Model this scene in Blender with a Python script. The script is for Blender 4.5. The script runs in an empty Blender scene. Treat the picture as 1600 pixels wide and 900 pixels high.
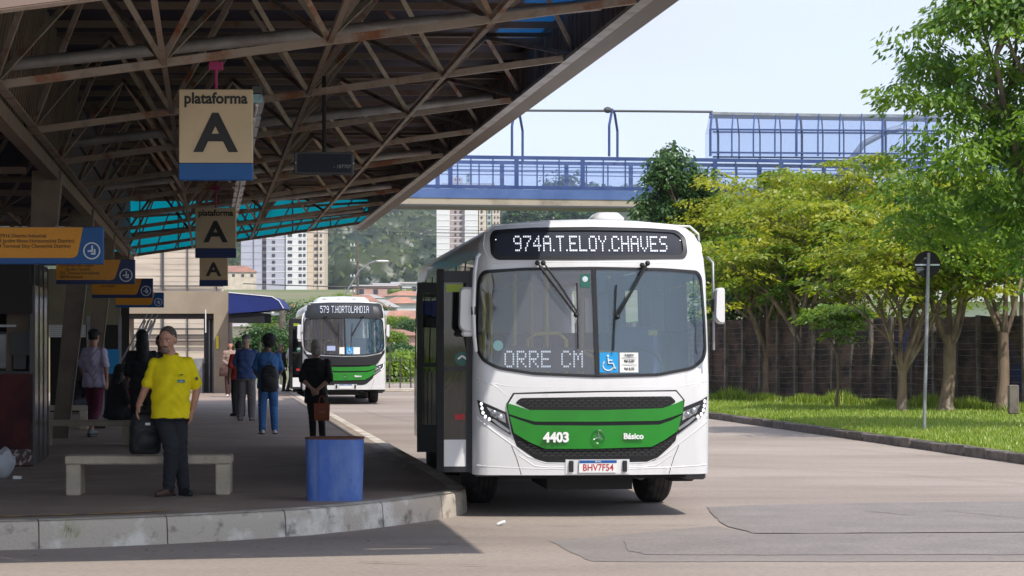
import bpy, bmesh, math, random
import numpy as np
from mathutils import Vector, Matrix, noise
from mathutils.geometry import interpolate_bezier
S = bpy.context.scene
COL = S.collection
rnd = random.Random(7)
PI = math.pi

# ------------------------------------------------------------------ camera, sky, sun, exposure
CAMH = 1.81
cam_d = bpy.data.cameras.new('camera'); cam = bpy.data.objects.new('camera', cam_d); COL.objects.link(cam)
cam.location = (0, 0, CAMH); cam.rotation_euler = (PI / 2, 0, 0)
cam_d.sensor_width = 36; cam_d.lens = 83.25; cam_d.shift_y = 88 / 1600
cam_d.clip_start = 0.5; cam_d.clip_end = 9000
S.camera = cam
TO_SUN = Vector((0.468, -0.61, 1.0)).normalized()
W_ = bpy.data.worlds.new('World'); S.world = W_; W_.use_nodes = True
nt = W_.node_tree; nt.nodes.clear()
wo = nt.nodes.new('ShaderNodeOutputWorld'); bg = nt.nodes.new('ShaderNodeBackground')
sky = nt.nodes.new('ShaderNodeTexSky'); sky.sky_type = 'NISHITA'; sky.sun_disc = False
sky.sun_elevation = math.asin(TO_SUN.z); sky.sun_rotation = math.atan2(TO_SUN.x, TO_SUN.y)
sky.air_density = 1.0; sky.dust_density = 1.2; sky.ozone_density = 1.5
tc = nt.nodes.new('ShaderNodeTexCoord'); mp = nt.nodes.new('ShaderNodeMapping')
mp.inputs['Scale'].default_value = (1.0, 1.0, 3.2)
cn = nt.nodes.new('ShaderNodeTexNoise'); cn.inputs['Scale'].default_value = 1.7; cn.inputs['Detail'].default_value = 5
cn.inputs['Roughness'].default_value = 0.52
cr = nt.nodes.new('ShaderNodeMapRange'); cr.inputs['From Min'].default_value = 0.34; cr.inputs['From Max'].default_value = 0.66
cr.inputs['To Min'].default_value = 0.45; cr.inputs['To Max'].default_value = 0.95
mx = nt.nodes.new('ShaderNodeMix'); mx.data_type = 'RGBA'
mx.inputs['B'].default_value = (3.1, 3.3, 4.0, 1)          # thin bright cloud
nt.links.new(tc.outputs['Generated'], mp.inputs['Vector']); nt.links.new(mp.outputs[0], cn.inputs['Vector'])
nt.links.new(cn.outputs['Fac'], cr.inputs['Value']); nt.links.new(cr.outputs[0], mx.inputs['Factor'])
nt.links.new(sky.outputs[0], mx.inputs['A']); nt.links.new(mx.outputs['Result'], bg.inputs['Color'])
bg.inputs['Strength'].default_value = 0.15
nt.links.new(bg.outputs[0], wo.inputs['Surface'])
sd = bpy.data.lights.new('sun', 'SUN'); sd.energy = 2.2; sd.angle = math.radians(0.6); sd.color = (1.0, 0.95, 0.87)
so = bpy.data.objects.new('sun', sd); COL.objects.link(so); so.location = (20, -20, 60)
so.rotation_euler = TO_SUN.to_track_quat('Z', 'Y').to_euler()
S.view_settings.view_transform = 'Standard'; S.view_settings.look = 'None'
S.view_settings.exposure = 0.9; S.view_settings.gamma = 1.0

# ------------------------------------------------------------------ frames
TH = math.radians(7.32); CT, ST = math.cos(TH), math.sin(TH)
def W(a, s, z=0.0):                       # platform frame (a lateral, s along) to world
    return Vector((a * CT - s * ST, a * ST + s * CT, z))
def at(px, py, Y):                         # a world point seen at that photo pixel, Y metres away
    return Vector(((px - 800) * Y / 3700, Y, CAMH - (py - 538) * Y / 3700))
PZ = 0.25                                  # platform height

# ------------------------------------------------------------------ materials
def mat(name, c, rough=0.7, metal=0.0, c2=None, scale=3.0, lo=0.4, hi=0.6, bump=0.0, bscale=40.0, spec=0.5,
        c3=None, scale3=1.0, lo3=0.55, hi3=0.7, stretch=(1, 1, 1), emit=None, estr=1.0, coat=0.0, rand=0.0, detail=6.0, world=False, speck=0.0):
    m = bpy.data.materials.new(name); m.use_nodes = True
    n = m.node_tree.nodes; l = m.node_tree.links; b = n['Principled BSDF']
    b.inputs['Base Color'].default_value = (*c, 1); b.inputs['Roughness'].default_value = rough
    b.inputs['Metallic'].default_value = metal; b.inputs['Specular IOR Level'].default_value = spec
    if coat: b.inputs['Coat Weight'].default_value = coat; b.inputs['Coat Roughness'].default_value = 0.05
    t = n.new('ShaderNodeTexCoord'); mp = n.new('ShaderNodeMapping'); mp.inputs['Scale'].default_value = stretch
    if world:
        g = n.new('ShaderNodeNewGeometry'); l.new(g.outputs['Position'], mp.inputs['Vector'])
    elif rand:
        oi = n.new('ShaderNodeObjectInfo'); ad = n.new('ShaderNodeVectorMath'); ad.operation = 'ADD'
        mu = n.new('ShaderNodeMath'); mu.operation = 'MULTIPLY'; mu.inputs[1].default_value = 57.0
        l.new(oi.outputs['Random'], mu.inputs[0]); l.new(t.outputs['Object'], ad.inputs[0]); l.new(mu.outputs[0], ad.inputs[1])
        l.new(ad.outputs[0], mp.inputs['Vector'])
    else: l.new(t.outputs['Object'], mp.inputs['Vector'])
    col = None
    def layer(prev, prevc, cc, sc, a, z):
        ns = n.new('ShaderNodeTexNoise'); ns.inputs['Scale'].default_value = sc; ns.inputs['Detail'].default_value = detail
        ns.inputs['Roughness'].default_value = 0.6; l.new(mp.outputs[0], ns.inputs['Vector'])
        r = n.new('ShaderNodeMapRange'); r.inputs['From Min'].default_value = a; r.inputs['From Max'].default_value = z
        l.new(ns.outputs['Fac'], r.inputs['Value'])
        x = n.new('ShaderNodeMix'); x.data_type = 'RGBA'; x.inputs['B'].default_value = (*cc, 1)
        if prev: l.new(prev, x.inputs['A'])
        else: x.inputs['A'].default_value = (*prevc, 1)
        l.new(r.outputs[0], x.inputs['Factor']); return x.outputs['Result']
    if c2: col = layer(None, c, c2, scale, lo, hi)
    if c3: col = layer(col, c, c3, scale3, lo3, hi3)
    if rand and rand > 1e-4:
        oi2 = n.new('ShaderNodeObjectInfo'); r2 = n.new('ShaderNodeMapRange')
        r2.inputs['To Min'].default_value = 1 - rand; r2.inputs['To Max'].default_value = 1 + rand
        l.new(oi2.outputs['Random'], r2.inputs['Value'])
        vm = n.new('ShaderNodeVectorMath'); vm.operation = 'SCALE'; l.new(r2.outputs[0], vm.inputs['Scale'])
        if col: l.new(col, vm.inputs[0])
        else: vm.inputs[0].default_value = c
        col = vm.outputs[0]
    if speck and col:      # fine aggregate grain
        ns = n.new('ShaderNodeTexNoise'); ns.inputs['Scale'].default_value = 26; ns.inputs['Detail'].default_value = 3; ns.inputs['Roughness'].default_value = .8; l.new(mp.outputs[0], ns.inputs['Vector'])
        r = n.new('ShaderNodeMapRange'); r.inputs['From Min'].default_value = .3; r.inputs['From Max'].default_value = .7; r.inputs['To Min'].default_value = 1 - speck; r.inputs['To Max'].default_value = 1 + speck; l.new(ns.outputs['Fac'], r.inputs['Value'])
        vm = n.new('ShaderNodeVectorMath'); vm.operation = 'SCALE'; l.new(r.outputs[0], vm.inputs['Scale']); l.new(col, vm.inputs[0]); col = vm.outputs[0]
    if col: l.new(col, b.inputs['Base Color'])
    if bump:
        ns = n.new('ShaderNodeTexNoise'); ns.inputs['Scale'].default_value = bscale; ns.inputs['Detail'].default_value = 4
        l.new(mp.outputs[0], ns.inputs['Vector'])
        bp = n.new('ShaderNodeBump'); bp.inputs['Strength'].default_value = bump; bp.inputs['Distance'].default_value = 0.02
        l.new(ns.outputs['Fac'], bp.inputs['Height']); l.new(bp.outputs[0], b.inputs['Normal'])
    if emit:
        b.inputs['Emission Color'].default_value = (*emit, 1); b.inputs['Emission Strength'].default_value = estr
    return m
def glass(name, tint=(0.75, 0.82, 0.85), refl=0.06, rough=0.02, diffuse_mix=None):
    m = bpy.data.materials.new(name); m.use_nodes = True; n = m.node_tree.nodes; l = m.node_tree.links; n.clear()
    o = n.new('ShaderNodeOutputMaterial'); x = n.new('ShaderNodeMixShader'); t = n.new('ShaderNodeBsdfTransparent')
    g = n.new('ShaderNodeBsdfGlossy'); f = n.new('ShaderNodeFresnel'); a = n.new('ShaderNodeMath'); a.operation = 'ADD'; a.use_clamp = True
    f.inputs['IOR'].default_value = 1.5; a.inputs[1].default_value = refl
    t.inputs['Color'].default_value = (*tint, 1); g.inputs['Roughness'].default_value = rough
    l.new(f.outputs[0], a.inputs[0]); l.new(a.outputs[0], x.inputs['Fac']); l.new(t.outputs[0], x.inputs[1]); l.new(g.outputs[0], x.inputs[2])
    if diffuse_mix:
        d = n.new('ShaderNodeBsdfDiffuse'); d.inputs['Color'].default_value = (*diffuse_mix[:3], 1); y = n.new('ShaderNodeMixShader')
        y.inputs['Fac'].default_value = diffuse_mix[3]; l.new(x.outputs[0], y.inputs[1]); l.new(d.outputs[0], y.inputs[2]); l.new(y.outputs[0], o.inputs['Surface'])
    else: l.new(x.outputs[0], o.inputs['Surface'])
    return m
def translucent(name, c, c2, fac=0.65, attr=None, rough=0.5, gloss=0.03):
    m = bpy.data.materials.new(name); m.use_nodes = True; n = m.node_tree.nodes; l = m.node_tree.links; n.clear()
    o = n.new('ShaderNodeOutputMaterial'); x = n.new('ShaderNodeMixShader'); t = n.new('ShaderNodeBsdfTranslucent')
    d = n.new('ShaderNodeBsdfDiffuse'); mc = n.new('ShaderNodeMix'); mc.data_type = 'RGBA'
    mc.inputs['A'].default_value = (*c, 1); mc.inputs['B'].default_value = (*c2, 1)
    if attr:
        at_ = n.new('ShaderNodeAttribute'); at_.attribute_name = attr; l.new(at_.outputs['Fac'], mc.inputs['Factor'])
    else:
        ns = n.new('ShaderNodeTexNoise'); ns.inputs['Scale'].default_value = 1.5; l.new(ns.outputs['Fac'], mc.inputs['Factor'])
    l.new(mc.outputs['Result'], t.inputs['Color']); l.new(mc.outputs['Result'], d.inputs['Color'])
    x.inputs['Fac'].default_value = fac; l.new(d.outputs[0], x.inputs[1]); l.new(t.outputs[0], x.inputs[2])
    g = n.new('ShaderNodeBsdfGlossy'); g.inputs['Roughness'].default_value = rough; y = n.new('ShaderNodeMixShader'); y.inputs['Fac'].default_value = gloss
    l.new(x.outputs[0], y.inputs[1]); l.new(g.outputs[0], y.inputs[2]); l.new(y.outputs[0], o.inputs['Surface'])
    return m
M = {}
M['asphalt'] = mat('road_concrete', (.345, .285, .24), .9, c2=(.26, .212, .18), scale=.35, lo=.38, hi=.66, c3=(.40, .335, .285), scale3=.12, lo3=.45, hi3=.7, bump=.9, bscale=38, world=True, stretch=(.5, 1.6, 1), speck=.22)
M['patch'] = mat('asphalt_patch', (.235, .205, .185), .92, c2=(.28, .245, .22), scale=.8, lo=.4, hi=.7, bump=.5, bscale=60, world=True, stretch=(.5, 1.6, 1), speck=.25)
M['patch2'] = mat('asphalt_patch_dark', (.215, .19, .175), .92, c2=(.265, .23, .21), scale=1.3, lo=.4, hi=.7, bump=.5, bscale=60, world=True, speck=.25)
M['crack'] = mat('joint_dirt', (.16, .125, .105), .95, c2=(.08, .06, .05), scale=3, world=True)
M['platform'] = mat('platform_floor', (.34, .26, .205), .7, c2=(.26, .195, .155), scale=.7, lo=.35, hi=.7, c3=(.42, .33, .26), scale3=2.2, lo3=.52, hi3=.8, bump=.15, bscale=50, world=True)
M['kerb'] = mat('kerb_concrete', (.50, .44, .36), .9, c2=(.70, .66, .58), scale=2.2, lo=.5, hi=.62, c3=(.13, .11, .095), scale3=5.0, lo3=.57, hi3=.75, bump=.6, bscale=35, world=True)
M['kerbstone'] = mat('kerb_stone', (.16, .135, .12), .92, c2=(.085, .07, .06), scale=6, lo=.4, hi=.65, bump=.7, bscale=30, rand=.25)
M['yellowline'] = mat('worn_yellow_paint', (.62, .36, .06), .8, c2=(.16, .11, .075), scale=5, lo=.42, hi=.6, world=True)
M['whiteline'] = mat('worn_pale_paint', (.42, .36, .28), .8, c2=(.2, .16, .13), scale=6, lo=.42, hi=.6, world=True)
M['grass'] = mat('grass_soil', (.17, .24, .03), .95, c2=(.11, .17, .025), scale=1.2, lo=.35, hi=.7, c3=(.26, .27, .06), scale3=.5, lo3=.5, hi3=.7, bump=.8, bscale=30, world=True)
M['earth'] = mat('open_ground', (.12, .15, .04), .95, c2=(.22, .19, .11), scale=.03, lo=.4, hi=.65, world=True)
M['steel'] = mat('weathered_steel', (.30, .235, .195), .65, .2, c2=(.22, .075, .028), scale=1.9, lo=.53, hi=.64, c3=(.13, .095, .075), scale3=5, lo3=.5, hi3=.8, bump=.3, rand=.18)
M['steel_pale'] = mat('pale_painted_pipe', (.33, .31, .31), .55, .2, c2=(.16, .12, .11), scale=2.2, lo=.45, hi=.75, bump=.2, rand=.08)
M['steel_dark'] = mat('dark_rusty_steel', (.20, .145, .115), .75, .2, c2=(.17, .07, .03), scale=2.5, lo=.55, hi=.7, rand=.15)
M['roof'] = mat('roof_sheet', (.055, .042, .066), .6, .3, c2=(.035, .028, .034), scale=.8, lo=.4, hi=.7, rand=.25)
M['fascia'] = mat('fascia_sheet', (.25, .18, .14), .7, .2, c2=(.12, .08, .055), scale=3, lo=.4, hi=.7, stretch=(1, 1, .3), rand=.25)
M['edgebeam'] = mat('edge_gutter', (.14, .11, .09), .6, .3, c2=(.11, .085, .07), scale=2.0, lo=.45, hi=.65, stretch=(1, .25, 1), rand=.05)
M['turquoise'] = translucent('turquoise_sheet', (.012, .66, .74), (.02, .74, .78), .85)
M['bluesheet'] = translucent('blue_sheet', (.005, .05, .15), (.01, .08, .20), .7)
M['column'] = mat('column_concrete', (.21, .165, .12), .8, c2=(.16, .12, .09), scale=2, bump=.2, rand=.1)
M['colmetal'] = mat('pale_corner_strip', (.42, .38, .32), .5, .3)
M['concrete'] = mat('bench_concrete', (.52, .45, .34), .85, c2=(.38, .32, .24), scale=5, lo=.4, hi=.7, c3=(.15, .13, .11), scale3=14, lo3=.62, hi3=.75, bump=.4, bscale=60)
M['bluebin'] = mat('scuffed_blue_paint', (.06, .14, .46), .65, c2=(.13, .22, .50), scale=4, lo=.42, hi=.62, c3=(.035, .03, .04), scale3=6, lo3=.66, hi3=.70, bump=.3, bscale=25, stretch=(1, 1, .45))
M['rust'] = mat('rust', (.16, .06, .03), .9, c2=(.09, .05, .035), scale=20)
M['black'] = mat('black_plastic', (.015, .015, .017), .45)
M['blackm'] = mat('matte_black', (.012, .012, .013), .85)
M['rubber'] = mat('tyre_rubber', (.02, .019, .018), .85, c2=(.05, .045, .04), scale=8, bump=.3)
M['white'] = mat('white_bus_paint', (.74, .735, .74), .34, c2=(.63, .62, .61), scale=1.1, lo=.45, hi=.8, c3=(.52, .49, .44), scale3=7, lo3=.60, hi3=.9, coat=.35, spec=.5, stretch=(1, 1, .35), bump=.03, bscale=2)
M['white2'] = mat('white_paint', (.78, .78, .76), .5)
M['green'] = mat('green_bus_paint', (.008, .235, .012), .3, c2=(.008, .20, .012), scale=2, coat=.6)
M['greend'] = mat('green_trim', (.02, .12, .09), .5)
M['grey'] = mat('grey_metal', (.35, .36, .37), .45, .4, c2=(.26, .27, .28), scale=3)
M['greyd'] = mat('dark_grey_metal', (.09, .09, .095), .55, .3)
M['chrome'] = mat('chrome', (.75, .75, .76), .18, 1.0)
M['lensw'] = mat('lamp_white', (.8, .8, .8), .3, emit=(1, 1, 1), estr=.55)
M['reflect'] = mat('lamp_reflector', (.55, .56, .58), .25, .7, c2=(.25, .26, .28), scale=14)
M['led'] = mat('led_dots', (.6, .64, .7), .4, emit=(.86, .90, 1.0), estr=.42)
M['panel_dark'] = mat('led_board', (.03, .034, .05), .55, spec=.15)
M['red'] = mat('red_print', (.45, .02, .02), .5)
M['redlamp'] = mat('red_lamp', (.6, .03, .02), .35, emit=(1, .05, .02), estr=.25)
M['ink'] = mat('black_print', (.018, .018, .02), .6)
M['plate'] = mat('number_plate', (.75, .75, .74), .5)
M['cyan'] = mat('sticker_blue', (.01, .30, .66), .5)
M['teal'] = mat('teal_sheen_and_badge', (.01, .19, .21), .35, coat=.3)  # painted reflection on the bus roof edge; the badge is really teal
M['yellow'] = mat('yellow_rail', (.75, .58, .05), .45)
M['signcream'] = mat('cream_sign', (.58, .45, .29), .55, c2=(.50, .39, .25), scale=2.5, lo=.45, hi=.7)
M['signblue'] = mat('sign_blue', (.005, .085, .30), .5)
M['signnavy'] = mat('sign_navy', (.01, .03, .13), .5)
M['signorange'] = mat('sign_orange', (.72, .30, .01), .5, c2=(.62, .25, .01), scale=1.5)
M['signwhite'] = mat('sign_white', (.62, .68, .75), .5)
M['magenta'] = mat('magenta_bracket', (.35, .02, .12), .6)
M['wallolive'] = mat('olive_wall', (.31, .28, .18), .85, c2=(.25, .225, .145), scale=1.5)
M['wallbeige'] = mat('beige_wall', (.36, .29, .21), .85, c2=(.29, .235, .17), scale=.7)
M['wallcream'] = mat('cream_boards', (.62, .53, .43), .8, c2=(.52, .44, .36), scale=2, stretch=(.3, 1, 3), rand=.08)
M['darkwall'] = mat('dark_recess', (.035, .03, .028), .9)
M['maroon'] = mat('maroon_poster', (.045, .008, .014), .6, c2=(.10, .02, .02), scale=2, spec=.2)
M['pop'] = mat('popcorn_print', (.03, .012, .012), .4, c2=(.5, .36, .3), scale=16, lo=.52, hi=.6)
M['mirror'] = mat('glossy_side_panel', (.16, .12, .10), .16, .75, c2=(.32, .26, .24), scale=1.8, stretch=(5, 5, .5), lo=.42, hi=.6)
M['navycloth'] = mat('blue_awning', (.008, .022, .16), .6, c2=(.006, .016, .12), scale=2)
M['skyblue'] = mat('bridge_blue', (.030, .060, .19), .5, c2=(.045, .08, .22), scale=1.0)
M['bridgefascia'] = mat('bridge_blue_beam', (.09, .155, .34), .5, c2=(.06, .115, .28), scale=.8)
M['bridgeconc'] = mat('bridge_concrete', (.42, .36, .27), .85, c2=(.2, .17, .13), scale=.8, lo=.5, hi=.7)
M['mesh'] = glass('fine_wire_mesh', (.80, .86, .97), 0.0, .9, diffuse_mix=(.30, .42, .80, .09))
M['shade'] = mat('dark_shade_cloth', (.13, .078, .06), .9, c2=(.035, .026, .026), scale=2, c3=(.035, .045, .16), scale3=.35, lo3=.62, hi3=.70)
M['post'] = mat('concrete_fence_post', (.20, .165, .14), .9, c2=(.11, .09, .075), scale=3, rand=.35)
M['bark'] = mat('bark', (.24, .17, .12), .95, c2=(.09, .062, .045), scale=3.5, lo=.42, hi=.66, c3=(.42, .35, .27), scale3=2.2, lo3=.52, hi3=.68, bump=1.0, bscale=22, stretch=(1, 1, .35))
M['busglass'] = glass('windscreen_glass_grey_sheen', (.80, .86, .90), .07, .015, diffuse_mix=(.40, .39, .44, .15))  # grey diffuse mix paints road and sky reflections into the left pane
M['busglass2'] = glass('windscreen_glass_blue_sheen', (.70, .80, .86), .10, .015, diffuse_mix=(.14, .25, .36, .20))  # bluish diffuse mix paints the right pane's reflections into its colour
M['darkglass'] = glass('tinted_side_glass', (.16, .17, .17), .10, .02)
M['doorglass'] = glass('door_glass', (.42, .44, .42), .04, .03)
M['dashboard'] = mat('dashboard_grey', (.12, .12, .13), .7)
M['seat'] = mat('blue_seat', (.03, .06, .15), .8)
M['cabin'] = mat('cabin_lining', (.38, .38, .38), .7)
def leafmat(name, c, c2, fac=.42): return translucent(name, c, c2, fac, attr='tint', rough=.45, gloss=.05)
M['leaf_lime'] = leafmat('lime_leaves', (.13, .25, .010), (.54, .54, .03), .58)
M['leaf_mid'] = leafmat('mid_green_leaves', (.08, .20, .012), (.34, .46, .025), .55)
M['leaf_big'] = leafmat('large_leaves', (.05, .15, .010), (.25, .40, .02), .52)
M['leaf_dark'] = leafmat('dark_leaves', (.022, .075, .014), (.07, .15, .025), .3)
M['blade'] = leafmat('grass_blades', (.15, .28, .02), (.42, .48, .06), .4)

# ------------------------------------------------------------------ object helpers
def tag(o, label=None, cat=None, group=None, kind=None):
    if label: o['label'] = label
    if cat: o['category'] = cat
    if group: o['group'] = group
    if kind: o['kind'] = kind
    return o
def empty(name, loc, rz=0.0, label=None, cat=None, group=None):
    o = bpy.data.objects.new(name, None); COL.objects.link(o); o.location = loc; o.rotation_euler = (0, 0, rz)
    o.empty_display_size = .2
    return tag(o, label, cat, group)
def children_of(o): return [c for c in bpy.data.objects if c.parent == o]
def copy_tree(o, parent=None, kids=None):
    if kids is None:
        kids = {}
        for c in bpy.data.objects:
            if c.parent: kids.setdefault(c.parent.name, []).append(c)
    c = o.copy(); COL.objects.link(c)
    if parent: c.parent = parent
    for ch in kids.get(o.name, []): copy_tree(ch, c, kids)
    return c
def link_mesh(name, me, m, parent=None, smooth=False):
    if m is not None:
        for x in (m if isinstance(m, (list, tuple)) else [m]): me.materials.append(x)
    if smooth:
        me.polygons.foreach_set('use_smooth', np.ones(len(me.polygons), dtype=bool))
    o = bpy.data.objects.new(name, me); COL.objects.link(o)
    if parent: o.parent = parent
    return o
def inst(name, src, parent, loc=(0, 0, 0), rot=(0, 0, 0), scale=(1, 1, 1)):   # another object sharing src's mesh
    o = bpy.data.objects.new(name, src.data); COL.objects.link(o); o.parent = parent
    o.location = loc; o.rotation_euler = rot; o.scale = scale; return o

class MB:
    def __init__(s, off=(0, 0, 0)): s.v = []; s.f = []; s.off = Vector(off); s.mi = []
    def add(s, vs, fs, mi=0):
        b = len(s.v); s.v += [tuple(Vector(x) - s.off) for x in vs]; s.f += [tuple(b + i for i in f) for f in fs]; s.mi += [mi] * len(fs); return s
    def box(s, x0, x1, y0, y1, z0, z1, mi=0):
        return s.add([(x0, y0, z0), (x1, y0, z0), (x1, y1, z0), (x0, y1, z0), (x0, y0, z1), (x1, y0, z1), (x1, y1, z1), (x0, y1, z1)],
              [(0, 3, 2, 1), (4, 5, 6, 7), (0, 1, 5, 4), (1, 2, 6, 5), (2, 3, 7, 6), (3, 0, 4, 7)], mi)
    def cbox(s, x0, x1, y0, y1, z0, z1, c=.02, mi=0):   # chamfered box
        o = [(x0 + c, y0), (x1 - c, y0), (x1, y0 + c), (x1, y1 - c), (x1 - c, y1), (x0 + c, y1), (x0, y1 - c), (x0, y0 + c)]
        cx, cy = (x0 + x1) / 2, (y0 + y1) / 2
        kx = (x1 - x0 - 2 * c) / (x1 - x0); ky = (y1 - y0 - 2 * c) / (y1 - y0)
        R = []
        for z, k in ((z0, 1), (z0 + c, 0), (z1 - c, 0), (z1, 1)):
            R.append([((cx + (x - cx) * (kx if k else 1)), (cy + (y - cy) * (ky if k else 1)), z) for x, y in o])
        return s.rings(R, mi=mi)
    def rings(s, R, closed=True, caps=True, mi=0):
        n = len(R[0]); vs = [p for r in R for p in r]; fs = []
        for i in range(len(R) - 1):
            for j in range(n if closed else n - 1):
                a = i * n + j; b = i * n + (j + 1) % n; fs.append((a, b, b + n, a + n))
        if caps: fs.append(tuple(range(n - 1, -1, -1))); fs.append(tuple((len(R) - 1) * n + j for j in range(n)))
        return s.add(vs, fs, mi)
    def bar(s, p, q, w, h=None, up=(0, 0, 1), mi=0):
        p, q = Vector(p), Vector(q); h = h or w; d = (q - p).normalized(); up = Vector(up)
        if abs(d.dot(up)) > .98: up = Vector((1, 0, 0))
        x = d.cross(up).normalized(); y = x.cross(d)
        return s.rings([[c + x * (i * w / 2) + y * (j * h / 2) for i, j in ((-1, -1), (1, -1), (1, 1), (-1, 1))] for c in (p, q)], mi=mi)
    def angle(s, p, q, w, t=.008, up=(0, 0, 1), mi=0):    # L profile
        p, q = Vector(p), Vector(q); d = (q - p).normalized(); up = Vector(up)
        if abs(d.dot(up)) > .98: up = Vector((1, 0, 0))
        x = d.cross(up).normalized(); y = x.cross(d)
        pr = ((0, 0), (w, 0), (w, t), (t, t), (t, w), (0, w))
        return s.rings([[c + x * (i - w / 3) + y * (j - w / 3) for i, j in pr] for c in (p, q)], mi=mi)
    def tube(s, pts, r, n=8, caps=True, mi=0):
        pts = [Vector(p) for p in pts]; rr = r if isinstance(r, (list, tuple)) else [r] * len(pts); R = []
        ref = Vector((0, 0, 1))
        d0 = (pts[-1] - pts[0])
        if d0.length and abs(d0.normalized().z) > .9: ref = Vector((1, 0, 0))
        for i, p in enumerate(pts):
            d = (pts[min(i + 1, len(pts) - 1)] - pts[max(i - 1, 0)]).normalized()
            x = d.cross(ref)
            if x.length < 1e-4: x = d.cross(Vector((0, 1, 0)))
            x.normalize(); y = x.cross(d)
            R.append([p + (x * math.cos(2 * PI * k / n) + y * math.sin(2 * PI * k / n)) * rr[i] for k in range(n)])
        return s.rings(R, caps=caps, mi=mi)
    def lathe(s, c, prof, n=20, mi=0):    # prof: (r, z)
        c = Vector(c); return s.rings([[c + Vector((r * math.cos(2 * PI * k / n), r * math.sin(2 * PI * k / n), z)) for k in range(n)] for r, z in prof], mi=mi)
    def ell(s, c, r, n=12, m=8, rot=None, mi=0):
        c = Vector(c); R = []
        for i in range(m + 1):
            t = -PI / 2 + PI * i / m; t = max(-PI / 2 + .08, min(PI / 2 - .08, t)); ring = []
            for k in range(n):
                p = Vector((r[0] * math.cos(t) * math.cos(2 * PI * k / n), r[1] * math.cos(t) * math.sin(2 * PI * k / n), r[2] * math.sin(t)))
                ring.append(c + (rot @ p if rot else p))
            R.append(ring)
        return s.rings(R, mi=mi)
    def prism(s, pts, y0, y1, mi=0):      # outline in x,z extruded along y
        R = [[(x, y, z) for x, z in pts] for y in (y0, y1)]; return s.rings(R, mi=mi)
    def mesh(s, name):
        me = bpy.data.meshes.new(name); me.from_pydata(s.v, [], s.f)
        if any(s.mi): me.polygons.foreach_set('material_index', s.mi)
        me.update(); return me
    def build(s, name, m, parent=None, smooth=False, fix=True):
        me = s.mesh(name)
        if fix:
            bm = bmesh.new(); bm.from_mesh(me); bmesh.ops.recalc_face_normals(bm, faces=bm.faces); bm.to_mesh(me); bm.free()
        if smooth:
            me.polygons.foreach_set('use_smooth', np.ones(len(me.polygons), dtype=bool))
            try: me.set_sharp_from_angle(angle=math.radians(smooth if smooth is not True else 40))
            except Exception: pass
        return link_mesh(name, me, m, parent)
def struct(name, mb, m, smooth=False):
    o = mb.build(name, m, None, smooth); o['kind'] = 'structure'; return o
def text(name, s, size, loc, rot, m, parent, bold=0.0, ext=.002, align='CENTER', sx=1.0):
    c = bpy.data.curves.new(name, 'FONT'); c.body = s; c.size = size; c.extrude = ext; c.offset = bold
    c.align_x = align; c.align_y = 'CENTER'; c.resolution_u = 3
    t = bpy.data.objects.new('tmp', c); COL.objects.link(t)
    bpy.context.view_layer.update()
    me = bpy.data.meshes.new_from_object(t.evaluated_get(bpy.context.evaluated_depsgraph_get()))
    bpy.data.objects.remove(t); bpy.data.curves.remove(c)
    o = link_mesh(name, me, None, parent); me.materials.clear(); me.materials.append(m)
    o.location = loc; o.rotation_euler = rot; o.scale = (sx, 1, 1); return o
FONT57 = {'0': '01110 10001 10011 10101 11001 10001 01110', '3': '11110 00001 00001 01110 00001 00001 11110', '4': '00010 00110 01010 10010 11111 00010 00010',
 '5': '11111 10000 11110 00001 00001 10001 01110', '7': '11111 00001 00010 00100 00100 01000 01000', '9': '01110 10001 10001 01111 00001 00001 01110',
 'A': '01110 10001 10001 11111 10001 10001 10001', 'B': '11110 10001 10001 11110 10001 10001 11110', 'C': '01110 10001 10000 10000 10000 10001 01110',
 'D': '11110 10001 10001 10001 10001 10001 11110', 'E': '11111 10000 10000 11110 10000 10000 11111', 'H': '10001 10001 10001 11111 10001 10001 10001',
 'I': '01110 00100 00100 00100 00100 00100 01110', 'L': '10000 10000 10000 10000 10000 10000 11111', 'M': '10001 11011 10101 10101 10001 10001 10001',
 'N': '10001 11001 10101 10011 10001 10001 10001', 'O': '01110 10001 10001 10001 10001 10001 01110', 'R': '11110 10001 10001 11110 10100 10010 10001',
 'S': '01111 10000 10000 01110 00001 00001 11110', 'T': '11111 00100 00100 00100 00100 00100 00100', 'U': '10001 10001 10001 10001 10001 10001 01110',
 'V': '10001 10001 10001 10001 10001 01010 00100', 'Y': '10001 10001 01010 00100 00100 00100 00100', '.': '0 0 0 0 0 0 1', ' ': '000 000 000 000 000 000 000'}
def led_text(s, x0, x1, z0, z1, surf, name, parent):       # dot matrix lettering spread over a rectangle
    cols = []
    for ch in s:
        rows = FONT57[ch].split()
        for k in range(len(rows[0])): cols.append([rows[r][k] == '1' for r in range(7)])
        cols.append([False] * 7)
    cols.pop(); n = len(cols); dx = (x1 - x0) / n; dz = (z1 - z0) / 7; mb = MB()
    cols.append([False] * 7)
    for i, c in enumerate(cols):
        if not any(c):
            if mb.v: mb.build(name, M['led'], parent, fix=False); mb = MB()
            continue
        for r in range(7):
            if c[r]:
                x = x0 + (i + .5) * dx; z = z1 - (r + .5) * dz; y = surf(x, z); a = dx * .35; b = dz * .36
                mb.add([(x - a, y, z - b), (x + a, y, z - b), (x + a, y, z + b), (x - a, y, z + b)], [(0, 1, 2, 3)])

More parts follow.
